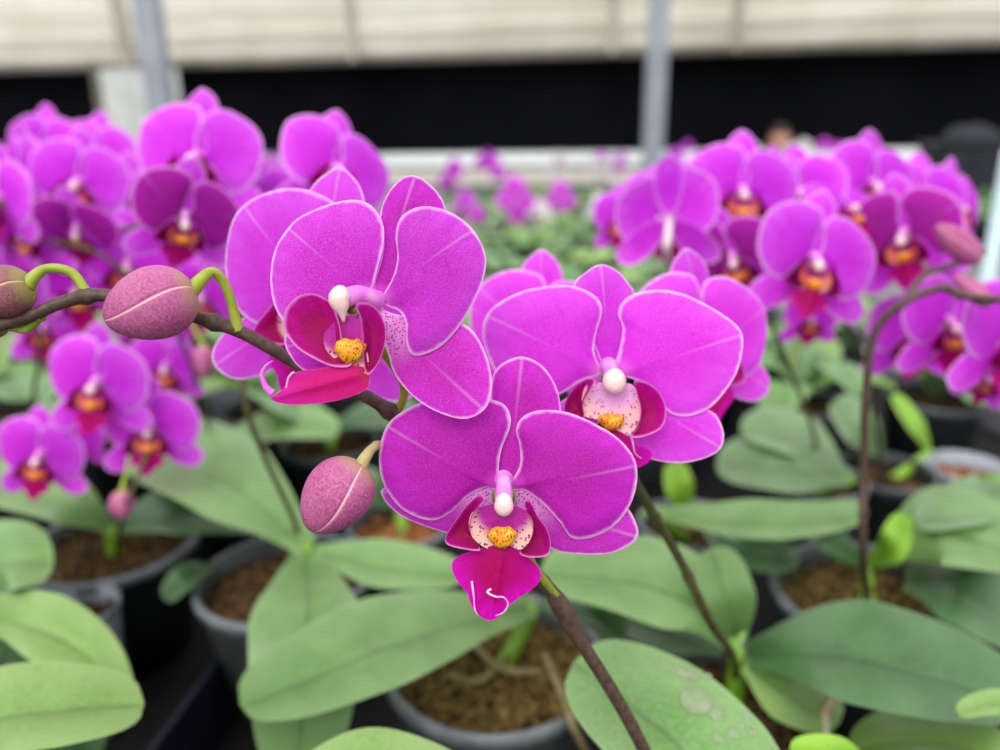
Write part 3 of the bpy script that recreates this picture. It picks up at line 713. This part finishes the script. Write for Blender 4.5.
PL = plant(215, 455, 50, 'orchid in a black pot behind the broad leaves left of centre', [
    ([(200, 440, .01), (150, 425, .04), (90, 420, .04)], 22, 'leaf_dark'),
    ([(225, 440, .01), (285, 425, .03), (340, 430, .03)], 18, 'leaf')], 'pot_black', 'rim_dark', 'bark', 17)
PK = plant(30, 455, 50, 'orchid behind the small blooms at the left edge', [
    ([(30, 440, .01), (60, 415, .04), (110, 395, .05)], 22, 'leaf_far'),
    ([(25, 440, .01), (-10, 460, .04), (-60, 470, .04)], 22, 'leaf')], 'pot_black', 'rim_dark', 'bark', 18)
PM = plant(330, 440, 48, 'orchid in a black pot in the gap below the left bloom', [
    ([(330, 425, .01), (290, 400, .04), (240, 375, .045)], 20, 'leaf_far'),
    ([(335, 425, .01), (390, 415, .03), (430, 430, .03)], 18, 'leaf_dark')], 'pot_black', 'rim_dark', 'bark', 19)

# ============================================================ mid-distance blooms
def spike(root, pts, *a, **k): return stem(root, [Vector((root.location.x, root.location.y, ZR-.014))]+pts, *a, **k)
def mids(root, L, **k):
    for (px, py, d, yaw, pit, rol, sc, kind) in L:
        parts = {'f': GEN, 'm': GEN_MID, 'd': GEN_DARK}[kind]
        put_flower(root, parts, U(px, py, d), frame(yaw, pit, rol), sc*1.09, attach=k.get('attach'), pedmat=k.get('ped', 'pedicel'))
# left: tall cluster on plant E
spike(E, [UZ(300, 540, ZR+.03), U(250, 420, .37), U(240, 330, .37), U(230, 240, .37), U(190, 215, .38), U(120, 230, .39)], .0016, .0012, 'stem_green')
mids(E, [(184, 222, .33, 30, 26, -4, .82, 'd'), (197, 165, .37, -4, -6, 2, 1.18, 'f'), (335, 176, .36, 34, -8, -6, 1.02, 'f'), (262, 215, .40, -10, 0, 10, 1., 'f')])
# far left cluster on PL
spike(PL, [U(210, 430, .52), U(180, 340, .45), U(110, 260, .42), U(40, 240, .42)], .0015, .0011, 'stem_green')
mids(PL, [(78, 188, .44, 6, 0, 0, 1.05, 'f'), (78, 232, .42, 4, 45, 0, .8, 'd'), (20, 178, .46, -35, 0, 6, 1.0, 'f'), (120, 205, .47, 20, 0, -8, 1.0, 'f'), (30, 235, .43, -16, 12, 0, 1., 'f'), (128, 268, .44, 15, 20, 0, 1.0, 'f'), (80, 290, .45, 0, 25, 4, 1.0, 'f')])
spike(PK, [U(30, 420, .55), U(40, 340, .48), U(20, 290, .47), U(0, 200, .47)], .0015, .0011, 'stem_green')
mids(PK, [(0, 205, .42, -25, 6, 0, 1., 'f'), (12, 285, .44, -20, 20, 5, 1.0, 'f'), (45, 330, .50, 5, 12, 0, .9, 'f'), (95, 160, .55, 0, -4, 0, 1.1, 'f'), (45, 155, .54, -6, 0, 4, 1.1, 'f'), (150, 330, .5, 10, 8, 0, 1., 'f'), (200, 300, .5, 20, 8, 0, 1.0, 'f'), (165, 370, .47, 12, 12, 0, .8, 'f')])
# small blooms lower left on F
spike(Fp, [U(125, 510, .39), U(150, 440, .40), U(140, 400, .41), U(100, 370, .41), U(50, 400, .40)], .0012, .0009, 'stem_green')
mids(Fp, [(97, 388, .385, -4, 4, 0, .98, 'f'), (150, 432, .40, 8, 6, 4, .92, 'f'), (40, 460, .40, 0, 10, -2, .85, 'f'), (75, 440, .42, 0, 10, -2, .6, 'f')])
bud(Fp, U(122, 490, .39), U(122, 520, .39), .0125, 'bud', attach=U(133, 440, .40))
bud(Fp, U(204, 345, .42), U(203, 378, .42), .0120, 'bud', attach=U(190, 320, .43))
# right cluster on C: dark arching stem
spike(Cc, [U(863, 555, .345), U(864, 470, .335), U(866, 395, .325), U(874, 335, .318), U(900, 305, .312), U(940, 288, .308), U(965, 296, .305), U(1010, 300, .30), U(1060, 305, .30)], .0019, .0015, 'stem', (.55, .7, .76))
tube('stem_branch', [U(905, 303, .311), U(925, 275, .33), U(960, 262, .34), U(985, 250, .34)], .0014, 'stem', Cc, org=Cc.location)
mids(Cc, [(888, 265, .345, 20, 12, 0, .0001, 'f')][:0] + [(949, 328, .36, 8, 8, 4, .92, 'f'), (1008, 345, .33, 15, 6, -6, 1.0, 'f'), (912, 340, .42, -10, 10, 0, .9, 'f'), (905, 240, .38, -50, 8, 10, 1.0, 'd'), (985, 380, .36, 0, 10, -20, .5, 'd')])
bud(Cc, U(980, 262, .34), U(936, 225, .34), .0125, 'bud', attach=U(985, 252, .34))
bud(Cc, U(990, 305, .305), U(955, 275, .32), .008, 'bud', attach=U(1000, 300, .302))
# R1.. on P7 and J
spike(P7, [U(878, 440, .5), U(860, 350, .43), U(820, 290, .37), U(800, 240, .38), U(860, 200, .42)], .0015, .0011, 'stem_green')
mids(P7, [(813, 266, .335, 3, 2, -8, 1.0, 'f'), (872, 190, .42, 10, 0, 0, 1.0, 'f'), (800, 195, .42, -30, -8, 10, .9, 'f'), (955, 210, .46, 30, 0, 0, .95, 'f'), (925, 200, .44, 0, -10, 0, .9, 'f'), (850, 215, .40, 10, -35, 0, .9, 'f'), (925, 245, .40, 30, 0, 20, .8, 'd')])
spike(J, [U(815, 440, .5), U(790, 370, .46), U(760, 300, .42), U(720, 250, .40), U(690, 215, .40)], .0014, .0011, 'stem_green')
mids(J, [(742, 197, .40, -6, 0, 0, 1.05, 'f'), (735, 262, .37, -30, 20, 20, .85, 'd'), (775, 205, .43, 10, 0, 0, 1.0, 'f'), (700, 205, .42, -20, 0, 0, .9, 'f'), (620, 222, .52, -30, 10, 0, .75, 'f'), (655, 205, .50, 0, 0, 0, .8, 'f')])
put_flower(J, GEN, U(668, 222, .37), frame(172, -12, 0), 1.0, attach=U(667, 262, .37), via=[U(667, 245, .355)], pedmat='pedicel_white', pr=.0022)
put_flower(J, GEN, U(810, 320, .46), frame(0, 20, 0), .7, attach=U(790, 370, .46))

# ============================================================ bench, trays
eL = UZ(560, 262, ZB); eR = UZ(1010, 402, ZB)          # far right edge of the near bench
ed = (eR-eL).normalized()
far = eL - ed*2.2; near = eR + ed*1.2
V = [Vector((-1.6, -.25, ZB)), Vector((near.x, -.25, ZB)), Vector((near.x, near.y, ZB)), Vector((far.x, far.y, ZB)), Vector((-1.6, far.y, ZB))]
# keep the outline tidy and convex
V = [Vector((-2.6, -.3, ZB)), Vector((.62, -.3, ZB)), Vector((.62, .60, ZB)), Vector((.22, 2.9, ZB)), Vector((-2.6, 2.9, ZB))]
Vt = V + [v-Vector((0, 0, .03)) for v in V]
bench = empty('growing_bench', (0, 0, ZB)); tag(bench, 'long black topped growing bench carrying the nearer rows of pots', 'bench')
obj('bench_top', mesh('bench_top', [v-bench.location for v in Vt], [(0, 1, 2, 3, 4), (9, 8, 7, 6, 5)]+[(i, i+5, (i+1) % 5+5, (i+1) % 5) for i in range(5)], 'bench', smooth=False), bench)
for i in (1, 2):
    o = bar('bench_rail', V[i]+Vector((.012, 0, .004)), V[i+1]+Vector((.012, 0, .004)), .02, .05, 'metal', None); o.parent = bench; o.location = -bench.location
for x, y in ((-2.4, 0), (.5, 0), (-2.4, 2.7), (.15, 2.7), (-1, 1.3), (.3, 1.3)):
    o = box('leg', (x, y, (ZB-.03)/2), (.05, .05, ZB-.03), 'metal'); o.parent = bench; o.location = -bench.location
# dark tray side between the near pots
a = UZ(232, 640, ZB+.05); b = UZ(120, 790, ZB+.05)
tray = empty('carrier_tray', (a.x, a.y, ZB)); tag(tray, 'dark navy plastic carrier tray between the near pots at lower left', 'tray')
d_ = (b-a).normalized(); nrm = Vector((d_.y, -d_.x, 0)); nrm = nrm if nrm.x > 0 else -nrm
def tb(nm, p, q_, hgt, th):
    o = bar(nm, Vector((p.x, p.y, ZB+hgt/2)), Vector((q_.x, q_.y, ZB+hgt/2)), th, hgt, 'tray'); o.parent = tray; o.location = -tray.location
a2 = a+d_*.0; b2 = b+d_*.10
tb('tray_side', a2, b2, .05, .004); 

# ============================================================ rows of plants behind
def world_leaf(ang, L, w, rise, droop, mat):
    ca, sa = math.cos(ang), math.sin(ang)
    pts = [(0, 0, ZR-ZB+.0), (ca*L*.35, sa*L*.35, ZR-ZB+rise), (ca*L*.7, sa*L*.7, ZR-ZB+rise*1.15-droop*.4), (ca*L, sa*L, ZR-ZB+rise-droop)]
    return leaf_mesh(pts, w, mat, nu=14, nv=8, proj=False)
TEMPL = []
for k in range(5):
    root = empty('potted_orchid')
    pot_parts(root, .045, None, ['pot', 'pot_black', 'pot', 'pot_clear', 'pot_black'][k], ['rim', 'rim_dark', 'rim', 'pot_clear', 'rim_dark'][k], 'bark', 30+k)
    a0 = random.random()*6
    for q_ in range(6):
        obj('leaf', world_leaf(a0+q_*1.05+random.uniform(-.3, .3), random.uniform(.06, .09), random.uniform(.017, .024), random.uniform(.02, .06), random.uniform(0, .03), random.choice(['leaf_far', 'leaf_far', 'leaf', 'leaf_light'])), root)
    TEMPL.append((root, list(root.children)))
taken = [(o.location.x, o.location.y) for o in COL.objects if o.parent is None and o.name.startswith(('potted_orchid', 'nursery')) and o.location.z > 1]
used = set()
def place(x, y, zb, label, group, k=None, nfl=0, white=False):
    k = random.randrange(5) if k is None else k
    root, ch = TEMPL[k]
    if k in used:
        r = root.copy(); COL.objects.link(r)
        for c in ch:
            cc = c.copy(); COL.objects.link(cc); cc.parent = r
    else: r = root; used.add(k)
    r.location = (x, y, zb); r.rotation_euler = (0, 0, random.random()*6.28)
    tag(r, label, 'orchid', group)
    if nfl:
        Rz = Matrix.Rotation(-r.rotation_euler.z, 3, 'Z')
        top = random.uniform(.17, .24); dx = random.uniform(-.06, .06)
        P = catmull([(0, 0, .07), (dx*.3, 0, .07+top*.5), (dx, -.01, .07+top*.9), (dx*2, -.02, .07+top)], 14)
        V, Fc = tube_data([Rz @ v for v in P], .0017, 6); obj('flower_stem', mesh('flower_stem', V, Fc, 'stem_green'), r)
        for q_ in range(nfl):
            t = .55+.45*q_/max(1, nfl-1); p = P[int(t*14)]
            o = obj('flower', JOINW if white else JOIN, r)
            R = Rz @ RC @ Matrix.Rotation(random.uniform(-.8, .8), 3, 'Y') @ Matrix.Rotation(random.uniform(-.1, .5), 3, 'X')
            o.matrix_local = Matrix.Translation(Rz @ (p+Vector((random.uniform(-.025, .025), -.015-random.random()*.01, random.uniform(-.012, .012))))) @ R.to_4x4() @ Matrix.Scale(random.uniform(.9, 1.1), 4)
    return r
def inview(x, y, z=ZR):
    v = RC.transposed() @ (Vector((x, y, z))-CAM)
    return -80 < 500+v.x/-v.z*F < 1080
for px, py, d, wh in ((515, 190, 1.9, 0), (466, 203, 2.1, 0), (560, 192, 2.3, 0), (600, 205, 2.2, 1), (540, 214, 2.0, 1), (430, 205, 2.4, 1), (636, 200, 2.3, 1)):
    q_ = U(px, py, d); taken.append((q_.x, q_.y))
    r_ = place(q_.x, q_.y, ZB, ('white' if wh else 'pink')+{515: ' orchid showing largest bloom cluster of the gap between the front blooms', 466: ' orchid with a small bloom cluster just right of the left front bloom, far behind', 560: ' orchid with a small dark centred bloom cluster far behind, above the centre', 600: ' orchid spray far behind, close left of the slim steel post', 540: ' orchid spray just below the far pink clusters in the middle', 430: ' orchid spray behind the upper left front bloom', 636: ' orchid spray under the foot of the slim steel post'}[px], 'orchid')
    Rz = Matrix.Rotation(-r_.rotation_euler.z, 3, 'Z'); top = q_.z-ZB
    Pq = catmull([(0, 0, .07), (.01, 0, .07+(top-.07)*.5), (0, -.005, top)], 10); V, Fc = tube_data([Rz @ v for v in Pq], .0017, 6); obj('flower_stem', mesh('flower_stem', V, Fc, 'stem_green'), r_)
    for dx, dz in ((0, .01), (-.025, -.025), (.028, -.03), (.005, -.06)):
        o = obj('flower', JOINW if wh else JOIN, r_)
        o.matrix_local = Matrix.Translation(Rz @ Vector((dx, -.015, top+dz))) @ (Rz @ RC @ Matrix.Rotation(dx*14, 3, 'Y')).to_4x4()
cnt = 0
y = .70; row = 0
while y < 2.85:
    sp = .135 if y < 1.4 else .16
    x = -2.4+(row % 2)*sp/2
    while x < .6:
        xx = x+random.uniform(-.012, .012); yy = y+random.uniform(-.012, .012)
        edge_x = .62-.40*(yy-.6)/2.3 - .07
        if xx < edge_x and inview(xx, yy) and all((xx-a_)**2+(yy-b_)**2 > .0105 for a_, b_ in taken):
            px = 500+xx/yy*F
            nfl = 0
            if yy > 1.9 and random.random() < .5: nfl = random.choice((3, 4, 5))
            elif yy > .9 and px < 200 and random.random() < .45: nfl = 4
            elif yy > 1.2 and px > 600 and random.random() < .4: nfl = 4
            if 380 < px < 650: nfl = 0
            wh = nfl and yy > 1.9 and random.random() < .3
            if nfl: lab, gr = ('blurred white orchid in bloom, in the rows far behind the front blooms', 'white orchids in the rear rows') if wh else ('blurred pink orchid in bloom, in the rows far behind the front blooms', 'pink orchids in the rear rows')
            else: lab, gr = 'blurred leafy orchid without blooms in the rows behind the front plants', 'leafy orchids in the rear rows'
            place(xx, yy, ZB, lab, gr, None, nfl, wh); cnt += 1
        x += sp
    y += sp*1.0; row += 1
# second bench, farther and to the right
Z2 = .98
b2n = empty('growing_bench', (1.9, 4.3, Z2)); tag(b2n, 'far growing bench with leafy plants seen behind the flower cluster at right', 'bench')
o = box('bench_top', (0, 0, -.02), (5.6, 2.4, .04), 'bench', b2n)
o = box('bench_rail', (0, -1.2, .0), (5.6, .03, .07), 'metal', b2n)
for x, yy in ((-2.7, -1.1), (2.7, -1.1), (-2.7, 1.1), (2.7, 1.1), (0, -1.1), (0, 1.1)): box('leg', (x, yy, -(Z2)/2-.02), (.05, .05, Z2-.04), 'metal', b2n)
for row in range(8):
    for c_ in range(20):
        xx = -.75+c_*.27+random.uniform(-.03, .03); yy = 3.25+row*.28+random.uniform(-.03, .03)
        if not inview(xx, yy, Z2+.1) or (abs(xx-UY(965, 185, 5.0).x) < .42 and abs(yy-5) < .36): continue
        rr = random.random()
        nfl = 3 if rr < .12 else 0; wh = rr < .06
        lab, gr = (('blurred white orchid in bloom on the far bench', 'white orchids on the far bench') if wh else ('blurred pink orchid in bloom on the far bench', 'pink orchids on the far bench')) if nfl else ('blurred leafy orchid without blooms on the far bench', 'leafy orchids on the far bench')
        r = place(xx, yy, Z2, lab, gr, None, nfl, wh); r.scale = (1.7, 1.7, 1.5)
if len(used) < 5:
    for k in range(5):
        if k not in used:
            for c in TEMPL[k][1]: bpy.data.objects.remove(c)
            bpy.data.objects.remove(TEMPL[k][0])
print('rows', cnt)

# ============================================================ greenhouse shell
def wallbox(name, x0, x1, y0, y1, z0, z1, mat, kind='structure', parent=None):
    o = box(name, ((x0+x1)/2, (y0+y1)/2, (z0+z1)/2), (x1-x0, y1-y0, z1-z0), mat, parent)
    if kind: o['kind'] = kind
    return o
M['floor'] = plain('floor', (150, 150, 148), .8, .2, (120, 120, 118), 2)
M['cream'] = plain('cream', (246, 243, 234), .7, .2, (232, 226, 214), 1.5, .5)
M['black_net'] = plain('black_net', (12, 13, 16), .95, .05, (7, 8, 11), 1)
M['white_panel'] = plain('white_panel', (236, 240, 242), .6, .3, (222, 226, 228), 2)
M['steel'] = plain('steel', (158, 164, 174), .55, .4, (134, 140, 152), 3)
M['steel_dark'] = plain('steel_dark', (120, 112, 104), .7, .3, (96, 90, 84), 3)
M['strap'] = plain('strap', (176, 168, 156), .7, .3, (150, 142, 132), 3)
M['dull_sheet'] = plain('dull_sheet', (204, 208, 206), .7, .2, (180, 182, 178), 3)
M['grey_net'] = plain('grey_net', (30, 32, 34), .9, .1, (20, 22, 24), 2)
YW = 8.0
wallbox('floor', -9, 9, -2, 12, -.1, 0, 'floor')
def Wz(py, px=500, y=YW): return UY(px, py, y).z
def Wx(px, y=YW, py=100): return UY(px, py, y).x
# far wall: low white wall, black netting, rolled cream screens above
wallbox('wall_far', -9, 9, YW+.25, YW+.35, 0, Wz(49), 'white_panel')
V, Fc = [], []
nx, nz = 60, 10; zt, zb_ = Wz(44), Wz(152)
for i in range(nx+1):
    for j in range(nz+1):
        x = -8.8+17.6*i/nx; V.append((x, YW+.08+.03*math.sin(x*5)+.02*math.sin(x*13), zb_+(zt-zb_)*j/nz))
for i in range(nx):
    for j in range(nz): a = i*(nz+1)+j; Fc.append((a, a+1, a+nz+2, a+nz+1))
tag(obj('shade_netting', mesh('shade_netting', V, Fc, 'black_net')), 'long black shade netting hanging under the cream rolled screen', 'netting')
# rolled screen: profile with horizontal folds, straps and drips are separate parts
scr = empty('rolled_screen', (0, YW-.02, Wz(30))); tag(scr, 'cream rolled up greenhouse screen in thick horizontal folds above the black netting', 'screen')
prof_ = []
zz = Wz(62)
tbl = [(67, 0), (63, -.10), (58, -.17), (51, -.14), (48, -.02), (44, -.18), (31, -.22), (26, -.02), (21, -.2), (5, -.27), (-18, -.24), (-28, -.05), (-36, -.2), (-60, -.28), (-90, -.1), (-160, -.05)]
tbl = [(p_-8, d_) for p_, d_ in tbl]
P = catmull([(Wz(p_), d_, 0) for p_, d_ in tbl], 90)
V, Fc = [], []
xs = [-8.8+17.6*i/50 for i in range(51)]
for x in xs:
    sl = .0
    for p_ in P: V.append(Vector((x, p_.y+.012*math.sin(x*3+p_.x*9), p_.x-Wz(30)+.008*math.sin(x*2.1))))
n_ = len(P)
for i in range(50):
    for j in range(n_-1): a = i*n_+j; Fc.append((a, a+1, a+n_+1, a+n_))
obj('folded_sheet', mesh('folded_sheet', V, Fc, 'cream'), scr)
for px in (103, 352, 615, 732):
    x = Wx(px, YW-.25, 40)
    wd = .16 if px == 103 else .09
    box('strap', (x, -.25, Wz(20)-Wz(30)), (wd, .04, Wz(-30)-Wz(52)), 'strap', scr, bev=.01)
box('bottom_pipe', (0, -.1, Wz(58)-Wz(30)), (17.6, .07, .06), 'steel_dark', scr, bev=.02)
# low ledges under the netting
o = wallbox('trim_1', -8.8, 8.8, YW-.10, YW+.05, Wz(165), Wz(153), 'white_panel')
o = wallbox('trim_2', -8.8, 8.8, YW-.2, YW+.05, Wz(183), Wz(170), 'cream')
o = wallbox('wall_low', -8.8, 8.8, YW+.0, YW+.1, 0, Wz(164), 'steel')
bpy.context.view_layer.update()
RW = Matrix.Translation((0, YW, 0)) @ Matrix.Rotation(math.radians(-7), 4, 'Z') @ Matrix.Translation((0, -YW, 0))
for o in COL.objects:
    if o.parent is None and o.name.split('.')[0] in ('wall_far', 'wall_low', 'trim_1', 'trim_2', 'shade_netting', 'rolled_screen'): o.matrix_world = RW @ o.matrix_world
# steel posts
def post(pxt, pyt, pxb, pyb, y, w, label, mat='steel', zbot=0, ztop=None):
    p = UY(pxb, pyb, y)
    r = empty('steel_post', (p.x, y, zbot)); tag(r, label, 'post')
    zt = UY(pxt, pyt, y).z+.4
    box('post', (0, 0, (zt-zbot)/2), (w, w, zt-zbot), mat, r, bev=w*.1)
    box('base_plate', (0, 0, .006), (w*2.2, w*2.2, .012), mat, r)
    if 0: box('clamp', (0, -w*.0, UY(pxb, 60, y).z-zbot), (w*1.5, w*1.5, .05), 'steel_dark', r, bev=.005)
    return r
post(150, 0, 155, 60, 6.0, .17, 'thick steel post rising behind the left flower cluster')
post(651, 0, 655, 100, 5.6, .13, 'slim steel post rising behind the centre of the black netting')
pl = empty('hanging_sheet', (Wx(142, YW-.35), YW-.35, 0)); tag(pl, 'white plastic sheet hanging beside the thick steel post', 'sheet')
V, Fc = [], []
for i in range(13):
    for j in range(9):
        V.append(((i/12-.5)*.74, .03*math.sin(i*1.3), Wz(150)+(Wz(64, y=YW-.35)-Wz(150))*j/8))
for i in range(12):
    for j in range(8): a = i*9+j; Fc.append((a, a+1, a+10, a+9))
obj('sheet', mesh('sheet', V, Fc, 'dull_sheet'), pl)
box('frame_bar', (-.42, .03, Wz(60)/2), (.06, .05, Wz(60)), 'steel_dark', pl)
# pale pole at the right edge
p = UY(1000, 200, 1.8)
r = empty('support_pole', (p.x+.005, 1.8, 0)); tag(r, 'pale bluish support pole at the right edge', 'pole')
V, Fc = lathe_data([(.001, 0), (.03, 0), (.03, .01), (.016, .02), (.016, UY(1000, 150, 1.8).z), (.001, UY(1000, 150, 1.8).z+.004)], 20)
M['pale_blue'] = plain('pale_blue', (196, 220, 226), .4, .4, (180, 205, 214), 5)
obj('pole', mesh('pole', V, Fc, 'pale_blue'), r)
# dark crates pile at far right
M['crate'] = plain('crate', (44, 46, 54), .7, .3, (30, 32, 40), 6)
pc = UY(965, 185, 5.0)
cr = empty('dark_bundle', (pc.x, 5.0, Z2+.002)); tag(cr, 'dark grey plastic crate with a cloth heap on the far bench', 'crate')
hh = UY(965, 142, 5.0).z-Z2
box('crate_body', (0, 0, hh*.5), (.50, .35, hh), 'crate', cr, bev=.03)
for s_ in (-1, 1): box('crate_lip', (0, s_*.17, hh-.01), (.54, .04, .035), 'crate', cr, bev=.008)
V, Fc = [], []
for i in range(9):
    for j in range(20):
        ph = PI/2*i/8; th = 2*PI*j/20; k_ = 1+.25*noise.noise(Vector((math.cos(th)*2, math.sin(th)*2, i*.4)))
        V.append((math.sin(ph)*math.cos(th)*.19*k_, math.sin(ph)*math.sin(th)*.13*k_, hh-.01+math.cos(ph)*.11*k_))
for i in range(8):
    for j in range(20): Fc.append((i*20+j, (i+1)*20+j, (i+1)*20+(j+1) % 20, i*20+(j+1) % 20))
obj('cloth_heap', mesh('cloth_heap', V, Fc, 'crate'), cr); cr.name = 'plastic_crate'

# ============================================================ worker far behind
hp = UY(779, 141, 6.2)
M['skin'] = plain('skin', (206, 158, 138), .6, .3, (186, 134, 116), 12)
M['hair'] = plain('hair', (60, 44, 38), .7, .3, (40, 30, 28), 30)
M['navy'] = plain('navy', (24, 26, 42), .85, .15, (16, 18, 30), 8)
H0 = hp.z+.11
per = empty('person', (hp.x, 6.2, 0)); tag(per, 'person in dark navy clothes standing far behind the right flower cluster', 'person')
def skin_body(name, verts, edges, rad, mat, parent, root=0, sub=2):
    me = bpy.data.meshes.new(name); me.from_pydata(verts, edges, []); me.materials.append(M[mat]); o = obj(name, me, parent)
    sk = o.modifiers.new('skin', 'SKIN'); sk.use_smooth_shade = True
    for i, r_ in enumerate(rad):
        me.skin_vertices[0].data[i].radius = r_ if isinstance(r_, tuple) else (r_, r_)
    me.skin_vertices[0].data[root].use_root = True
    s_ = o.modifiers.new('sub', 'SUBSURF'); s_.levels = sub; s_.render_levels = sub
    return o
h = H0/1.68
Vv = [(0, 0, .92*h), (0, 0, 1.08*h), (0, .0, 1.24*h), (0, .0, 1.36*h), (0, 0, 1.44*h), (0, -.01, 1.5*h),
      (.17, 0, 1.36*h), (.23, -.02, 1.1*h), (.2, -.2, .98*h), (-.17, 0, 1.36*h), (-.23, -.02, 1.1*h), (-.2, -.2, .98*h),
      (.09, 0, .86*h), (.1, -.01, .48*h), (.1, 0, .09*h), (.1, -.12, .035), (-.09, 0, .86*h), (-.1, -.01, .48*h), (-.1, 0, .09*h), (-.1, -.12, .035)]
Ee = [(0, 1), (1, 2), (2, 3), (3, 4), (4, 5), (3, 6), (6, 7), (7, 8), (3, 9), (9, 10), (10, 11), (0, 12), (12, 13), (13, 14), (14, 15), (0, 16), (16, 17), (17, 18), (18, 19)]
Rr = [(.16, .11), (.14, .1), (.165, .11), (.13, .09), .055, .05, .07, .048, .036, .07, .048, .036, .09, .062, .045, .035, .09, .062, .045, .035]
skin_body('body', Vv, Ee, Rr, 'navy', per)
hc = Vector((0, -.015, hp.z))
V, Fc = [], []
for i in range(25):
    for j in range(32):
        ph = PI*i/24; th = 2*PI*j/32
        x, y_, z = math.sin(ph)*math.cos(th), math.sin(ph)*math.sin(th), math.cos(ph)
        sx = .077*(1-.18*max(0, -z)); v = Vector((x*sx, y_*.095, z*.118))
        if y_ < -.3:
            v.y -= .02*math.exp(-((x/.16)**2+((z+.12)/.2)**2)); v.y += .008*math.exp(-(((abs(x)-.36)/.16)**2+((z-.08)/.1)**2)); v.y -= .005*math.exp(-((x/.3)**2+((z+.45)/.07)**2))
        V.append(v+hc)
for i in range(24):
    for j in range(32): Fc.append((i*32+j, (i+1)*32+j, (i+1)*32+(j+1) % 32, i*32+(j+1) % 32))
obj('head', mesh('head', V, Fc, 'skin'), per)
V, Fc = [], []
for i in range(13):
    for j in range(28):
        ph = PI*.6*i/12; th = 2*PI*j/28; y_ = math.sin(ph)*math.sin(th)
        if y_ < 0: ph *= .62
        V.append(Vector((math.sin(ph)*math.cos(th)*.083, math.sin(ph)*math.sin(th)*.102+.008, math.cos(ph)*.126+.003))+hc)
for i in range(12):
    for j in range(28): Fc.append((i*28+j, (i+1)*28+j, (i+1)*28+(j+1) % 28, i*28+(j+1) % 28))
obj('hair', mesh('hair', V, Fc, 'hair'), per)
for s_ in (-1, 1):
    b = Vector((s_*.2, -.2, .98*h)); hv, he, hr = [tuple(b), (b.x, b.y-.06, b.z-.02), (b.x, b.y-.09, b.z-.03)], [(0, 1), (1, 2)], [.03, .034, .03]
    for f_ in range(4):
        x0 = b.x+(f_-1.5)*.02; L_ = (.06, .075, .08, .065)[f_]; n0 = len(hv)
        hv += [(x0, b.y-.12, b.z-.035), (x0, b.y-.12-L_*.6, b.z-.055), (x0, b.y-.12-L_, b.z-.08)]; he += [(2, n0), (n0, n0+1), (n0+1, n0+2)]; hr += [.009, .008, .007]
    n0 = len(hv); hv += [(b.x-s_*.045, b.y-.07, b.z-.03), (b.x-s_*.06, b.y-.1, b.z-.045)]; he += [(1, n0), (n0, n0+1)]; hr += [.011, .009]
    skin_body('hand', hv, he, hr, 'skin', per, 0, 1)

# ============================================================ light
w = bpy.data.worlds.new('world'); S.world = w; w.use_nodes = True
nt = w.node_tree; nt.nodes.clear(); g = NT(nt)
tc = g.n('ShaderNodeTexCoord'); sp = g.n('ShaderNodeSeparateXYZ'); g.l(tc.outputs['Generated'], sp.inputs[0])
c = g.mix(g.mr(sp.outputs[2], -.2, .9), (.36, .38, .37, 1), (1.08, 1.08, 1.08, 1))
bg = g.n('ShaderNodeBackground'); g.l(c, bg.inputs[0]); bg.inputs[1].default_value = 1.5
ow = g.n('ShaderNodeOutputWorld'); g.l(bg.outputs[0], ow.inputs[0])
sun = bpy.data.lights.new('sun', 'SUN'); sun.energy = 2.0; sun.angle = math.radians(40); sun.color = (1, .985, .96)
so = bpy.data.objects.new('sun', sun); COL.objects.link(so); so.rotation_euler = (math.radians(38), math.radians(-14), 0)
S.view_settings.view_transform = 'Standard'; S.view_settings.look = 'None'; S.view_settings.exposure = 0.07; S.view_settings.gamma = 1
S.cycles.max_bounces = 8; S.cycles.transparent_max_bounces = 8; S.cycles.use_denoising = True
